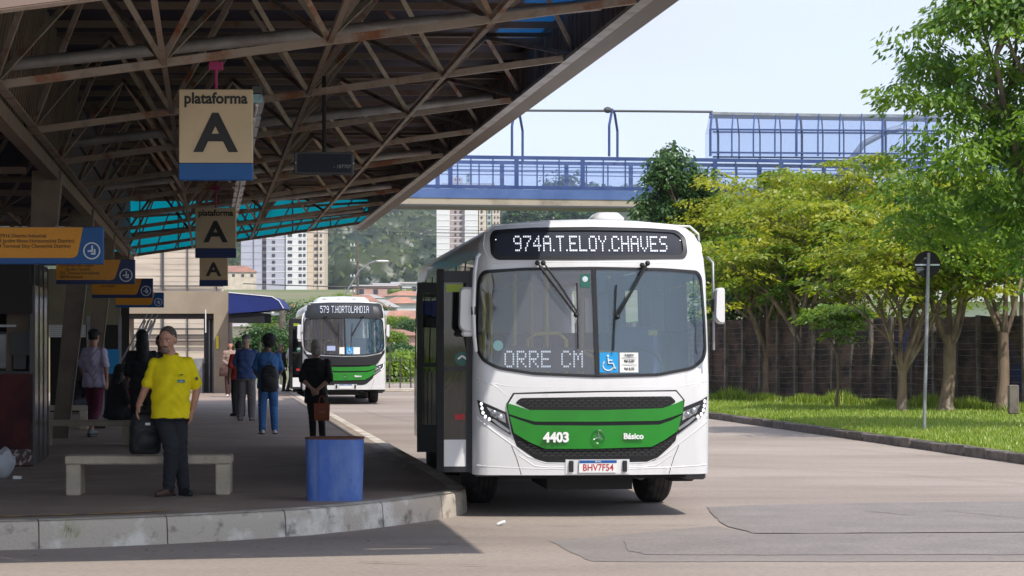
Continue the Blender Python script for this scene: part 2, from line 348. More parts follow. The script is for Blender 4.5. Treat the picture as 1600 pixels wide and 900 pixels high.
# ------------------------------------------------------------------ ground, road, platform
KE = [(2.83 - .0, s) for s in (90, 84, 80, 70, 60, 50, 40, 32, 29)]
def edge_poly():
    # world outline of the platform top, from far end along the road edge, round the nose, to the near end going left
    pts = [W(2.83, s) for s in (96, 80, 65, 50, 38, 31, 28)]
    pts += [Vector(((x - 800) * (3700 * 1.56 / (y - 538)) / 3700, 3700 * 1.56 / (y - 538), 0)) for x, y in
            ((722, 757), (727, 761), (726, 764), (716, 768), (700, 771), (670, 775.5), (620, 781.5), (560, 788), (480, 795), (390, 800.5), (300, 805), (200, 809), (100, 812.5), (0, 815), (-150, 818))]
    pts += [W(-9.5, 20.2), W(-16, 19.5)]
    return pts
def smooth_poly(pts, it=1):
    return pts
EP = edge_poly()
def road():
    mb = MB(); n = 60
    mb.add([(-400, -60, 0), (400, -60, 0), (400, 108, 0), (-400, 108, 0)], [(0, 1, 2, 3)])
    struct('road', mb, M['asphalt'])
    for i, (pts, m) in enumerate(((
        [(700, 852), (860, 846), (925, 878), (1700, 878), (1700, 833), (1180, 835), (1120, 822), (950, 838), (862, 846)][1:], 'patch'),
        ([(1105, 793), (1180, 790), (1400, 786), (1700, 783), (1700, 832), (1178, 834.5), (1128, 820)], 'patch2'),
        ([(975, 846), (1100, 838), (1380, 836.5), (1700, 836), (1700, 868), (1010, 868), (985, 862)], 'patch2'))):
        mb = MB(); z = .004 + .004 * (i if i < 2 else 1)
        vs = [(((x - 800) * (3700 * CAMH / (y - 538)) / 3700), 3700 * CAMH / (y - 538), z) for x, y in pts]
        # ragged edge
        out = []
        for k in range(len(vs)):
            a, b = Vector(vs[k]), Vector(vs[(k + 1) % len(vs)]); m_ = max(2, int((b - a).length / .25))
            for q in range(m_):
                p = a.lerp(b, q / m_); out.append((p.x + rnd.uniform(-.02, .02), p.y + rnd.uniform(-.03, .03), z))
        mb.add(out, [tuple(range(len(out)))]); struct('road_patch', mb, M[m])
    # joints and cracks in the concrete
    for line in (((640, 823), (760, 826), (930, 822), (1100, 821)),
                 ((600, 850), (760, 852), (862, 849)), ((1120, 693), (1300, 701), (1500, 717)), ((560, 880), (760, 886)),
                 ((1100, 728), (1400, 742), (1640, 760)), ((560, 640), (600, 652), (648, 660)), ((1350, 800), (1420, 806), (1480, 800), (1600, 812))):
        mb = MB(); P = [Vector(((x - 800) * CAMH / (y - 538), 3700 * CAMH / (y - 538), .015)) for x, y in line]; Q = []
        for a, b in zip(P, P[1:]):
            m_ = max(2, int((b - a).length / .18))
            Q += [a.lerp(b, q / m_) + Vector((rnd.uniform(-.012, .012), rnd.uniform(-.05, .05), 0)) for q in range(m_)]
        Q.append(P[-1]); vs = []; fs = []
        for k, p in enumerate(Q):
            w = rnd.uniform(.003, .014); vs += [(p.x, p.y - w, p.z), (p.x + .01, p.y + w, p.z)]
            if k: fs.append((2 * k - 2, 2 * k - 1, 2 * k + 1, 2 * k))
        mb.add(vs, fs); struct('road_joint', mb, M['crack'])
road()
def platform():
    mb = MB()
    inner = [W(-40, 19), W(-40, 96)]
    top = [(p.x, p.y, PZ) for p in EP] + [(p.x, p.y, PZ) for p in inner]
    mb.add(top, [tuple(range(len(top)))]); struct('platform_floor', mb, M['platform'])
    # kerb: rounded face running round the edge, top lip 0.18 wide
    n = len(EP); nor = []
    for i in range(n):
        d = (EP[min(i + 1, n - 1)] - EP[max(i - 1, 0)]).normalized(); nor.append(Vector((-d.y, d.x, 0)))
    # going far->near on road side the outside is to the left of travel seen from above
    prof = [(-.20, PZ + .004), (-.04, PZ + .006), (-.012, PZ - .004), (.004, PZ - .03), (.012, PZ - .1), (.02, .0)]
    mb = MB(); R = []
    def off(i, d): return EP[i] + nor[i] * d
    for i in range(n):
        R.append([(off(i, d).x, off(i, d).y, z) for d, z in prof])
    mb.rings(R, closed=False, caps=False); struct('platform_kerb', mb, M['kerb'], smooth=50)
    for i in (9, 11, 13, 15, 17, 19, 20):
        p = EP[i].lerp(EP[i + 1], .4); t_ = (EP[i + 1] - EP[i]).normalized(); mb = MB(); vs = []
        for d, z in prof:
            for w in (-.006, .006): q = p + nor[i] * (d + .0015) + t_ * w; vs.append((q.x, q.y, z + .0015))
        mb.add(vs, [(2 * k, 2 * k + 1, 2 * k + 3, 2 * k + 2) for k in range(len(prof) - 1)]); struct('kerb_joint', mb, M['crack'])
    # painted lines, set back from the edge
    def line(d0, d1, z, i0, i1, name, m):
        mb = MB(); vs = []; fs = []
        for k, i in enumerate(range(i0, i1)):
            a, b = off(i, -d0), off(i, -d1); vs += [(a.x, a.y, z), (b.x, b.y, z)]
            if k: fs.append((2 * k - 2, 2 * k - 1, 2 * k + 1, 2 * k))
        mb.add(vs, fs); struct(name, mb, m)
    line(.50, .58, PZ + .009, 17, n, 'yellow_line', M['yellowline'])
    line(.30, .42, PZ + .009, 0, 7, 'pale_line', M['whiteline'])
platform()
# grass verge beyond the road with its kerb stones
GA = Vector((8.6, 29.5, 0)); GB = Vector((3.3, 70, 0))
def verge():
    d = (GB - GA).normalized(); nrm = Vector((d.y, -d.x, 0))
    mb = MB(); N = 30; vs = []; fs = []
    A = [GA - d * 30 + nrm * .14, GA + nrm * .14, GB + nrm * .14, GB + Vector((-1.6, 14, 0)), GB + Vector((-5, 20, 0))]
    far = [Vector((90, -5, 0)), Vector((90, 40, 0)), Vector((60, 80, 0)), Vector((40, 100, 0)), Vector((5, 104, 0))]
    for i in range(len(A)):
        for k in range(7):
            p = A[i].lerp(far[i], (k / 6) ** 1.6); vs.append((p.x, p.y, .14 + .06 * min(1, k)))
            if i and k: b = i * 7 + k; fs.append((b - 8, b - 1, b, b - 7))
    mb.add(vs, fs); struct('grass_verge', mb, M['grass'])
    k = empty('kerb', GA - d * 6, math.atan2(d.y, d.x), 'low kerb of dark weathered stones along the grass verge', 'kerb')
    L = (GB - GA).length + 6; x = 0; i = 0
    ms = []
    for q in range(4):
        b = MB(); w = .96
        b.cbox(.01, w, -.08, .10, -.02, .145 + .01 * (q % 2), .018)
        b.v = [(v[0] + rnd.uniform(-.008, .008), v[1] + rnd.uniform(-.01, .01), v[2] + rnd.uniform(-.008, .008)) for v in b.v]
        ms.append(b)
    src = [b.build('stone', M['kerbstone'], k) for b in ms]
    for q, o in enumerate(src): o.location = (q * 1.0, 0, 0)
    for i in range(4, int(L)):
        inst('stone', src[rnd.randrange(4)], k, (i * 1.0, rnd.uniform(-.012, .012), rnd.uniform(-.012, .008)), (0, 0, rnd.uniform(-.012, .012)))
    # blades of grass as real tufts
    n = 60000; r = np.random.RandomState(3)
    # sample along verge, denser near the kerb
    t = r.rand(n); u = r.rand(n) ** 1.5
    t = (t * 1.15 - .15) * 42
    bx = GA.x + d.x * t + nrm.x * (.15 + u * 9); by = GA.y + d.y * t + nrm.y * (.15 + u * 9)
    h = .035 + .05 * r.rand(n); far_ = u > .55
    # tall weeds along the fence foot
    m2 = 9000; fx = np.concatenate([bx, np.zeros(m2)]); fy = np.concatenate([by, np.zeros(m2)])
    tt = r.rand(m2); cl = (np.sin(tt * 60) + np.sin(tt * 23 + 1)) * .5
    fx[n:] = 13.2 + (5.2 - 13.2) * tt + r.randn(m2) * .12; fy[n:] = 56 + (71 - 56) * tt - .7 - r.rand(m2) * .8
    hh = np.concatenate([h, np.clip(.22 + .3 * cl * r.rand(m2), .1, .6)])
    ww = np.concatenate([np.full(n, .012), np.full(m2, .018)]); N = n + m2
    ang = r.rand(N) * PI * 2; lean = .45 * r.randn(N)
    base = np.stack([fx, fy, np.full(N, .15) + .05 * np.clip(np.concatenate([u, np.ones(m2)]) * 5, 0, 1)], 1)
    side = np.stack([np.cos(ang), np.sin(ang), np.zeros(N)], 1) * ww[:, None]
    tip = base + np.stack([np.cos(ang + 1.2) * lean * hh, np.sin(ang + 1.2) * lean * hh, hh], 1)
    V = np.stack([base - side, base + side, tip], 1).reshape(-1, 3)
    o = np_mesh('grass', V, 3, M['blade'], None, r.rand(N)); tag(o, 'bright green grass blades on the verge and weeds along the dark fence', 'grass', kind='stuff')
def np_mesh(name, V, k, m, parent, tint=None):
    n = len(V) // k; me = bpy.data.meshes.new(name)
    me.vertices.add(len(V)); me.vertices.foreach_set('co', np.ascontiguousarray(V, dtype=np.float32).ravel())
    me.loops.add(len(V)); me.loops.foreach_set('vertex_index', np.arange(len(V), dtype=np.int32))
    me.polygons.add(n); me.polygons.foreach_set('loop_start', np.arange(n, dtype=np.int32) * k)
    try: me.polygons.foreach_set('loop_total', np.full(n, k, dtype=np.int32))
    except Exception: pass
    me.update(calc_edges=True)
    if tint is not None:
        a = me.attributes.new('tint', 'FLOAT', 'POINT'); a.data.foreach_set('value', np.repeat(tint, k).astype(np.float32))
    me.validate()
    return link_mesh(name, me, m, parent)
verge()

# ------------------------------------------------------------------ canopy
KS = .15
def zb(a): return CAMH + 2.60 + KS * a          # bottom chord level
FR = [17.15 + 4.55 * i for i in range(11)]       # frames
AE = 4.27
def dep(a): return 1.45 - .135 * (a + 1.9)          # roof sheets lie level, so the truss is shallower at the edge
def canopy():
    O = W(0, 39.9, 0)
    R = empty('station_canopy', O, TH, 'large dark canopy of rusty steel trusses sloping up over the bus lane', 'canopy')
    off = (0, 39.9, 0)
    def mb(): return MB(off)
    def one(name, b, m, **k): return b.build(name, m, R, **k)
    nodes = [-7.9, -6.4, -4.9, -3.4, -1.9, -.4, 1.1, 2.6, 4.1]
    # bottom chords (transverse), one bar each frame
    for s in FR:
        one('bottom_chord', mb().angle((3.95, s, zb(3.95)), (-1.95, s, zb(-1.95)), .072, .013), M['steel'])
        one('bottom_chord', mb().angle((-2.3, s, zb(-1.95) - .1), (-8.6, s, zb(-1.95) - .1), .085, .014), M['steel_dark'])
    # longitudinal bottom chords
    for a in (-1.85, -.4, 1.1, 2.6):
        w = .09 if a < -1 else .05
        for i in range(len(FR) - 1):
            one('longitudinal_chord', mb().angle((a, FR[i] + .03, zb(a) - .0), (a, FR[i + 1] - .03, zb(a) - .0), w, .012), M['steel'] if a < -1 or a > 2 else M['steel_dark'])
    # space frame diagonals: pyramids between chords, bottom node up to top node midway
    top = [(-1.15), .35, 1.85, 3.35]
    for i in range(len(FR) - 1):
        sm = FR[i] + 2.275
        for at_ in (top if i < 7 else top[i % 2::2] if i < 9 else ()):
            T = (at_, sm, zb(at_) + dep(at_) - .12)
            for da in (-.75, .75):
                for j in (i, i + 1):
                    a = at_ + da
                    if (i + int(at_ * 2)) % 2 == 0 and j == i + 1 and da > 0 and i > 5: continue
                    one('diagonal', mb().angle((a, FR[j], zb(a) + .03), T, .052, .009, up=(0, 1, 0)), M['steel'])
        # top chord of this bay
        one('top_chord', mb().angle((-1.9, sm, zb(-1.9) + dep(-1.9) - .1), (4.15, sm, zb(4.15) + dep(4.15) - .1), .06, .012), M['steel_dark'])
    # diagonals inside each frame plane
    for s in FR:
        for a in ((-.4, 1.1, 2.6) if s < FR[8] else (1.1,)):
            for da in (-.62, .62):
                one('brace', mb().angle((a, s, zb(a) + .03), (a + da, s + .15, zb(a + da) + dep(a + da) - .1), .05, .009, up=(0, 1, 0)), M['steel'])
    # big pale cross pipes
    for s in (23.4, 32.5, 41.6, 50.7, 59.8):
        one('cross_pipe', mb().tube([(-1.9, s, zb(-1.9) + .40), (3.9, s, zb(3.9) + .22)], .062, 12), M['steel_pale'], smooth=60)
    for s in (26.2, 35.3, 44.4):
        one('cross_pipe', mb().tube([(-8, s, zb(-2.2) + .1), (-2.2, s, zb(-2.2) + .15)], .05, 10), M['steel_dark'], smooth=60)
    # purlins
    for i in range(30):
        s = 17.3 + i * 1.54
        one('purlin', mb().bar((-1.9, s, zb(-1.9) + dep(-1.9) - .03), (4.2, s, zb(4.2) + dep(4.2) - .03), .045, .08), M['steel_dark'])
    # roof sheets: corrugated panels across, one per bay strip
    def sheet(s0, s1, a0, a1, dz, pitch=.19, h=.045, zf=lambda a: zb(a) + dep(a)):
        b = mb(); n = max(2, int((s1 - s0) / (pitch / 2))); vs = []; fs = []
        for i in range(n + 1):
            s = s0 + (s1 - s0) * i / n; q = h if i % 2 else 0
            vs += [(a0, s, zf(a0) + dz + q), (a1, s, zf(a1) + dz + q)]
            if i: fs.append((2 * i - 2, 2 * i - 1, 2 * i + 1, 2 * i))
        return b.add(vs, fs)
    for i in range(len(FR) - 1):
        for (a0, a1) in ((-2.12, .1), (.1, 2.15), (2.15, AE)):
            m = M['roof']; a1_ = a1
            if a1 == AE and i in (0, 1, 2): a1_ = 3.55
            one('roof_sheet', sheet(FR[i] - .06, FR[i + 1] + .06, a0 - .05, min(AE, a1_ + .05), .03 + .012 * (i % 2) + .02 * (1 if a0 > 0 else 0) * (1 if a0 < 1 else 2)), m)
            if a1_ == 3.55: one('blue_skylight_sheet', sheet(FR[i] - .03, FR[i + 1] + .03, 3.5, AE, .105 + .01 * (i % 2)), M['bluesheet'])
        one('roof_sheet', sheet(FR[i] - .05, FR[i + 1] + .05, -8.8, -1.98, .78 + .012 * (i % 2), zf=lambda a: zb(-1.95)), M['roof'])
    # side lattice of the low roof on the left
    for i in range(len(FR) - 1):
        for a in (-3.4, -4.9, -6.4):
            for j, d in ((i, -.75), (i, .75), (i + 1, -.75), (i + 1, .75)):
                one('brace', mb().angle((a, FR[j], zb(-1.95) - .08), (a + d, FR[i] + 2.27, zb(-1.95) + .62), .05, .01, up=(0, 1, 0)), M['steel_dark'])
    # inner ribbed fascia over the columns and outer ribbed fascia at the roof edge
    k = 0
    ribo = MB().prism([(-.012, 0), (.03, 0), (.03, .72), (-.012, .72)], 0, .10)
    s = FR[0]; pitch = .30; first = None; nr = int((FR[-1] - FR[0]) / pitch)
    for q in range(nr):
        ss = FR[0] + q * pitch - 39.9
        if first is None:
            b = MB(); b.prism([(0, 0), (.045, 0), (.045, .62), (0, .62)], 0, .13); first = b.build('fascia_rib', M['fascia'], R); first.location = (AE - .10, ss, zb(AE) - .02)
        else: inst('fascia_rib', first, R, (AE - .10, ss, zb(AE) - .02))
    one('fascia_sheet', mb().box(AE - .05, AE - .035, FR[0], FR[-1], zb(AE) - .05, zb(AE) + dep(AE) + .14), M['fascia'])
    b = mb(); b.rings([[(AE - .18, s, zb(AE) - .05), (AE + .01, s, zb(AE) - .09), (AE + .04, s, zb(AE) - .03), (AE + .04, s, zb(AE) + .06), (AE - .18, s, zb(AE) + .02)] for s in (FR[0] - .1, FR[-1] + 3.0)])
    one('edge_gutter', b, M['edgebeam'])
    b = mb(); b.box(AE - .30, AE - .185, FR[0] - .1, FR[-1] + 3.0, zb(AE) - .06, zb(AE) - .02); one('edge_lip', b, M['steel_pale'])
    one('edge_roof_cap', mb().box(AE - .03, AE + .07, FR[0] - .1, FR[-1], zb(AE) + dep(AE) + .0, zb(AE) + dep(AE) + .12), M['edgebeam'])
    first = None
    for q in range(60):
        ss = FR[0] + q * .28 - 39.9
        if first is None:
            b = MB(); b.prism([(0, 0), (.03, 0), (.25, 1.35), (.22, 1.35)], 0, .10); first = b.build('inner_rib', M['steel_dark'], R); first.location = (-2.02, ss, zb(-1.9) + .05)
        else: inst('inner_rib', first, R, (-2.02, ss, zb(-1.9) + .05))
    for i in range(len(FR) - 1):
        one('valley_sheet', mb().box(-2.02, -2.0, FR[i], FR[i + 1] - .01, zb(-1.95) + .05, zb(-1.95) + dep(-1.95) + .02), M['roof'])
    one('valley_gutter', mb().box(-2.32, -2.05, FR[0], FR[-1], zb(-1.9) + .5, zb(-1.9) + .75), M['steel_dark'])
    # end gables of turquoise sheet, in panels
    for s in (FR[0] - .02, FR[-1] + .06):
        n = 7
        for q in range(n):
            a0 = -2.75 + (AE + 2.7) * q / n; a1 = -2.75 + (AE + 2.7) * (q + 1) / n - .02
            b = mb(); b.rings([[(a, y, z) for a, y, z in ((a0, s_, zb(a0) + .02), (a1, s_, zb(a1) + .02), (a1, s_, zb(a1) + dep(a1)), (a0, s_, zb(a0) + dep(a0)))] for s_ in (s, s + .012)])
            one('gable_panel', b, M['turquoise'])
            one('gable_post', mb().bar((a1 + .01, s - .05, zb(a1)), (a1 + .01, s - .05, zb(a1) + dep(a1)), .035), M['steel_dark'])
        for q in range(3):
            one('gable_rail', mb().bar((-1.95, s - .07, zb(-1.95) + .02 + q * .5), (AE, s - .07, zb(AE) + .02 + q * .25), .05, .06), M['steel_dark'])
    # edge truss seen against the far gable
    for i in range(12):
        a = -1.9 + i * .52
        one('brace', mb().bar((a, FR[-1] - .25, zb(a)), (a + .5, FR[-1] - .25, zb(a) + dep(a)), .035), M['steel_dark'])
    # inclined columns
    for i in (1, 3, 5, 7, 9):
        s = FR[i] + (.1 if i != 3 else .45); b = mb(); z1 = zb(-2) - .06
        b.rings([[(a0, s - .17, z), (a1, s - .17, z), (a1, s + .17, z), (a0, s + .17, z)] for z, a0, a1 in (((PZ, -2.55, -2.30), (PZ + .1, -2.55, -2.29), (z1 - .7, -2.27, -1.93), (z1, -2.25, -1.87)) if i != 3 else ((PZ, -2.6, -2.32), (2.75, -2.56, -2.27), (z1 - .9, -2.27, -1.95), (z1, -2.25, -1.87)))])
        o = one('column', b, M['column'])
        b = mb(); b.bar((-2.29, s - .175, PZ) if i != 3 else (-2.2, s - .175, 3.0), (-1.93, s - .175, z1 - .7), .02, .012); b.build('corner_strip', M['colmetal'], R)
    one('longitudinal_beam', mb().bar((-1.98, FR[0], zb(-1.98) - .10), (-1.98, FR[-1], zb(-1.98) - .10), .14, .16), M['steel_dark'])
canopy()
# light fittings on a tray along the middle
def tray():
    R = empty('light_tray', W(.5, 39.9, zb(.5) - .2), TH, 'long metal cable tray with shiny light fittings under the canopy', 'light tray')
    z = 0
    MB().box(-.05, .05, -15.6, 18, .10, .16).build('tray', M['greyd'], R)
    first = None; s = -15.5
    while s < 17:
        if first is None:
            b = MB(); b.prism([(-.075, 0), (.075, 0), (.05, .09), (-.05, .09)], 0, 1.15); first = b.build('fitting', M['reflect'], R); first.location = (0, s, 0)
            t = MB().tube([(0, .05, -.02), (0, 1.1, -.02)], .016, 8).build('lamp_tube', M['white2'], first)
        else:
            o = inst('fitting', first, R, (0, s, rnd.uniform(-.01, .01))); inst('lamp_tube', t, o)
        s += 1.45
    for q in range(8): MB().tube([(0, -15 + q * 4.55, .16), (0, -15 + q * 4.55, .3)], .008, 6).build('hanger', M['greyd'], R)
tray()

# ------------------------------------------------------------------ hanging signs
def plat_sign(px0, px1, py0, py1, s, label, txt, dirty=False, hangz=None):
    Y = s * CT - .0; X0 = (px0 - 800) * Y / 3700; X1 = (px1 - 800) * Y / 3700; z1 = CAMH + (538 - py0) * Y / 3700; z0 = CAMH + (538 - py1) * Y / 3700
    w = X1 - X0; h = z1 - z0; cx = (X0 + X1) / 2
    R = empty('platform_sign', (cx, Y, z0), 0.02, label, 'hanging sign', 'hanging cream platform signs')
    MB().cbox(-w / 2, w / 2, -.04, .04, h * .19, h, .008).build('board', M['signcream'], R)
    MB().cbox(-w / 2 - .002, w / 2 + .002, -.042, .042, 0, h * .19, .008).build('blue_band', M['signblue'] if not dirty else M['signnavy'], R)
    text('letter', 'A', h * .58, (0, -.043, h * .50), (PI / 2, 0, 0), M['ink'], R, bold=h * .017, sx=1.12)
    if txt: text('lettering', 'plataforma', h * .170, (0, -.043, h * .895), (PI / 2, 0, 0), M['ink'], R, bold=h * .005, sx=.95)
    MB().tube([(0, 0, h), (0, 0, hangz or h * 1.35)], .014, 8).build('hanging_rod', M['magenta'], R)
    MB().box(-.06, .06, -.04, .04, (hangz or h * 1.35), (hangz or h * 1.35) + .07).build('clamp', M['magenta'], R)
plat_sign(280.5, 395, 140, 282, 22.0, 'nearest and largest cream sign reading plataforma A', True, hangz=1.02)
plat_sign(305.5, 369, 325, 403, 39.9, 'middle cream sign with plataforma A partly worn off, hanging behind the nearest', True, True)
plat_sign(312, 356, 397, 447, 53.6, 'farthest small cream sign with just the letter A above a blue band', False, True)
def board():
    Y = 26.4; p = at(460, 273, Y); q = at(553, 238, Y); w = q.x - p.x; h = q.z - p.z
    R = empty('display_board', ((p.x + q.x) / 2, Y, p.z), TH, 'dark switched off display board hanging from the roof right of the platform sign', 'display board')
    MB().cbox(-w / 2, w / 2, -.05, .05, 0, h, .008).build('casing', M['greyd'], R)
    MB().box(-w / 2 + .03, w / 2 - .03, -.055, -.051, .02, h - .02).build('screen', M['panel_dark'], R)
    text('digits', '- 187707', .055, (w * .30, -.057, h * .35), (PI / 2, 0, 0), M['grey'], R)
    MB().tube([(0, 0, h), (0, 0, h + .85)], .022, 8).build('hanging_pole', M['blackm'], R)
    for x in (-w / 2 + .012, w / 2 - .012): MB().ell((x, -.055, h * .5), (.008, .006, .008), 8, 5).build('screw', M['chrome'], R)
board()
def dirsign(Y, xr, y0, y1, lines, label, navy=False, full=False):
    w = 1.05 if not full else 1.16; h = (y1 - y0) * Y / 3700; z0 = CAMH + (538 - y1) * Y / 3700; X1 = (xr - 800) * Y / 3700
    R = empty('direction_sign', (X1 - w / 2, Y, z0), 0.0, label, 'hanging sign', 'orange and blue direction signs on the columns')
    bl = M['signnavy'] if navy else M['signblue']
    MB().cbox(-w / 2, w / 2, -.035, .035, 0, h, .006).build('board', bl, R)
    # orange field with slanted, rounded lower right corner
    pts = [(-w / 2 + .004, h - .004), (w / 2 - .185 * w / 1.05, h - .004)]
    x_, z_ = w / 2 - .185, h
    ex, ez = w / 2 - .255, h * .30
    for k in range(6):
        t = k / 5; p = Vector((ex + .0, ez)).lerp(Vector((ex - .14, h * .17)), t) + Vector((.03, -.02)) * math.sin(PI * t); pts.append((p.x, p.y))
    pts += [(-w / 2 + .004, h * .17)]
    MB().prism([(x, z) for x, z in pts], -.041, -.036).build('orange_field', M['signorange'], R)
    for i, t in enumerate(lines):
        text('lettering', t, .055, (-w / 2 + .05, -.043, h * .76 - i * .052), (PI / 2, 0, 0), M['ink'], R, align='LEFT', sx=.9)
    c = Vector((w / 2 - .115, 0, h * .36)); r = .088 if h > .3 else .08
    b = MB(); R_ = []
    n = 28
    for k in range(n + 1):
        a = 2 * PI * k / n; R_.append([(c.x + math.cos(a) * q, -.042 if i < 2 else -.037, c.z + math.sin(a) * q) for i, q in enumerate((r, r * .84, r * .84, r))])
    b.rings(R_, caps=False); b.build('ring', M['signwhite'], R)
    for dx, dz, s_ in ((.0, .0, 1), (.025, -.027, .8)):
        b = MB(); L = .055 * s_
        b.box(c.x + dx - L * .75, c.x + dx + .012, -.043, -.038, c.z + dz - .012, c.z + dz + .006)
        b.box(c.x + dx - .004, c.x + dx + .013, -.0435, -.0385, c.z + dz - .012, c.z + dz + L); b.build('chevron', M['signwhite'], R)
    MB().bar((-w / 2 - .25, 0, h * .8), (-w / 2, 0, h * .8), .03).build('bracket', M['greyd'], R)
dirsign(24.2, 162, 355, 413, ['570/916 Distrito Industrial', '579 Jardim Novo Horizonte(via Distrito)', '974 Terminal Eloy Chaves(via Distrito)'], 'nearest bright orange and blue direction sign with three lines of lettering', full=True)
dirsign(31.7, 211, 405.5, 444, ['521 Jardim das Tulipas', '      (Jardim Tarumã)', '555  Terminal Hortolândia', '560 Residencial'], 'second direction sign, orange with navy border, just behind the nearest one', True)
dirsign(40.8, 239, 435, 465.5, ['524  Terminal Hortolândia', '        (via Tulipas)'], 'third direction sign from the front, orange with two short lines', True)
dirsign(51.8, 256, 457, 480.5, [], 'farthest and smallest orange and blue direction sign')
# ------------------------------------------------------------------ platform furniture and buildings under the roof
def bench(name_label, px0, px1, ytop, ybot, rz=0.0, depth=.42, slab=False, skew=0):
    Y = 3700 * 1.56 / (ybot - 538); k = Y / 3700
    X0 = (px0 - 800) * k; X1 = (px1 - 800) * k; h = (ybot - ytop) * k; w = X1 - X0
    R = empty('bench', ((X0 + X1) / 2, Y, PZ), rz, name_label, 'bench', 'concrete benches on the platform')
    MB().cbox(-w / 2, w / 2, 0, depth, h - .09, h, .012).build('seat', M['concrete'], R)
    for sx in (-1, 1):
        MB().cbox(-.075, .075, .015, depth - .015, 0, h - .088, .01).build('leg', M['concrete'], R).location = (sx * (w / 2 - .085), 0, 0)
    return R
bench('long pale concrete bench in front of the platform, beside the man in yellow', 102, 360, 712, 774, TH * .4)
bench('concrete bench the two seated women share, behind the front bench', 64, 206, 657, 697, TH)
bench('farthest concrete bench near the olive wall with a dark clothed sitter', 60, 137, 634, 671, TH)
def bin_():
    Y = 5772 / (783 - 538); w = 91 * Y / 3700; h = .625; cx = (520.5 - 800) * Y / 3700
    R = empty('bin', (cx, Y + .22, PZ), 0, 'scuffed blue steel bin with a rusty rim standing at the platform corner', 'bin')
    def ring(r, z, sq=.55):
        out = []
        for k in range(40):
            t = 2 * PI * k / 40; c, s_ = math.cos(t), math.sin(t)
            out.append((r * math.copysign(abs(c) ** sq, c), r * .85 * math.copysign(abs(s_) ** sq, s_), z))
        return out
    MB().rings([ring(w / 2 * .96, 0), ring(w / 2 * .96, .02), ring(w / 2, h), ring(w / 2 - .014, h), ring(w / 2 * .96 - .014, .05)], caps=True).build('body', M['bluebin'], R, smooth=50)
    MB().rings([ring(w / 2 + .004, h - .012), ring(w / 2 + .008, h + .004), ring(w / 2 - .018, h + .006), ring(w / 2 - .016, h - .012)], caps=False).build('rim', M['rust'], R, smooth=50)
    MB().bar((-w * .24, -w * .418, .02), (-w * .25, -w * .432, h - .02), .012, .004).build('seam', M['bluebin'], R)
bin_()
def kiosk():
    R = empty('kiosk', W(-2.2, 30.75, PZ), TH, 'dark snack kiosk with maroon posters and a serving hatch at the left edge', 'kiosk')
    # local: x to right (0 = right front corner), y back, z from platform
    MB().box(-2.2, -.015, .0, .03, .0, 1.18).build('front_panel', M['maroon'], R)
    MB().box(-2.2, -.02, -.006, -.001, .02, .22).build('popcorn_print', M['pop'], R)
    MB().box(-2.2, -.02, .03, 2.6, 1.18, 1.215).build('counter', M['black'], R)
    MB().box(-.05, .0, .03, 2.65, 0, 2.55).build('side_panel', M['mirror'], R)
    for y in (.02, .9, 1.75, 2.63): MB().box(-.055, .012, y - .02, y + .02, 0, 2.6).build('frame_post', M['greyd'], R)
    MB().box(-2.2, -.0, .0, 2.7, 2.32, 2.62).build('roof', M['darkwall'], R)
    MB().box(-2.2, -.02, -.02, .02, 1.95, 2.33).build('shutter_box', M['darkwall'], R)
    MB().box(-2.2, -.22, -.03, -.02, 1.78, 1.81).build('rail', M['grey'], R)
    MB().box(-2.2, -.06, 1.6, 1.65, 1.2, 2.33).build('rear_wall', M['darkwall'], R)
    MB().cbox(-1.2, -.34, .5, .95, 1.22, 1.72, .03).build('appliance', M['grey'], R)
    MB().cbox(-.3, -.1, .25, .6, 1.22, 1.6, .02).build('till', M['black'], R)
    MB().box(-.32, -.06, .2, .22, 1.42, 1.72).build('screen', M['black'], R)
    MB().box(-1.0, -.52, .03, .04, 1.24, 1.5).build('notice', M['white2'], R)
    MB().cbox(-.60, -.36, .3, .7, 1.98, 2.28, .04).build('lit_display', M['signwhite'], R)
kiosk()
def office():
    # olive wall of the ticket office behind the benches
    R = empty('ticket_office', W(-2.7, 54, PZ), TH, 'olive walled office with a white roller shutter behind the waiting people', 'building')
    MB().box(-7, -.9, 0, .2, 0, 3.0).build('wall', M['wallolive'], R)
    MB().box(-.9, .75, .0, .2, 2.0, 3.0).build('wall', M['wallolive'], R)
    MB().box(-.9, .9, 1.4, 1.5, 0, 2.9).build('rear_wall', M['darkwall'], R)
    MB().box(-7, .9, -.05, .3, 3.0, 3.25).build('roof_slab', M['wallbeige'], R)
    R2 = R
    for q in range(9): MB().box(-.85, -.02, .02 - .004 * (q % 2), .06, 1.72 + q * .045, 1.76 + q * .045).build('shutter_slat', M['white2'], R2)
    for x in (-.92, .0, .32, .7): MB().box(x, x + .07, -.02, .05, 0, 2.2).build('door_post', M['grey'], R2)
    MB().box(-.42, -.25, .15, .25, .9, 1.5).build('yellow_extinguisher_board', M['yellow'], R2)
    MB().box(-1.25, -1.05, -.03, -.005, .5, 1.6).build('orange_panel', M['signorange'], R2)
    MB().box(.45, .72, -.03, -.005, .9, 1.45).build('blue_poster', M['cyan'], R2)
    MB().box(-2.55, -2.1, -.03, -.005, 1.55, 2.05).build('notice', M['grey'], R2)
    MB().box(-2.5, -2.15, -.04, -.03, 2.75, 2.98).build('notice', M['white2'], R2)
    for q in range(3): MB().bar((.72 + q * .12, .0, 1.1), (1.35 + q * .12, .0, 2.25), .035).build('stair_rail', M['grey'], R2)
office()
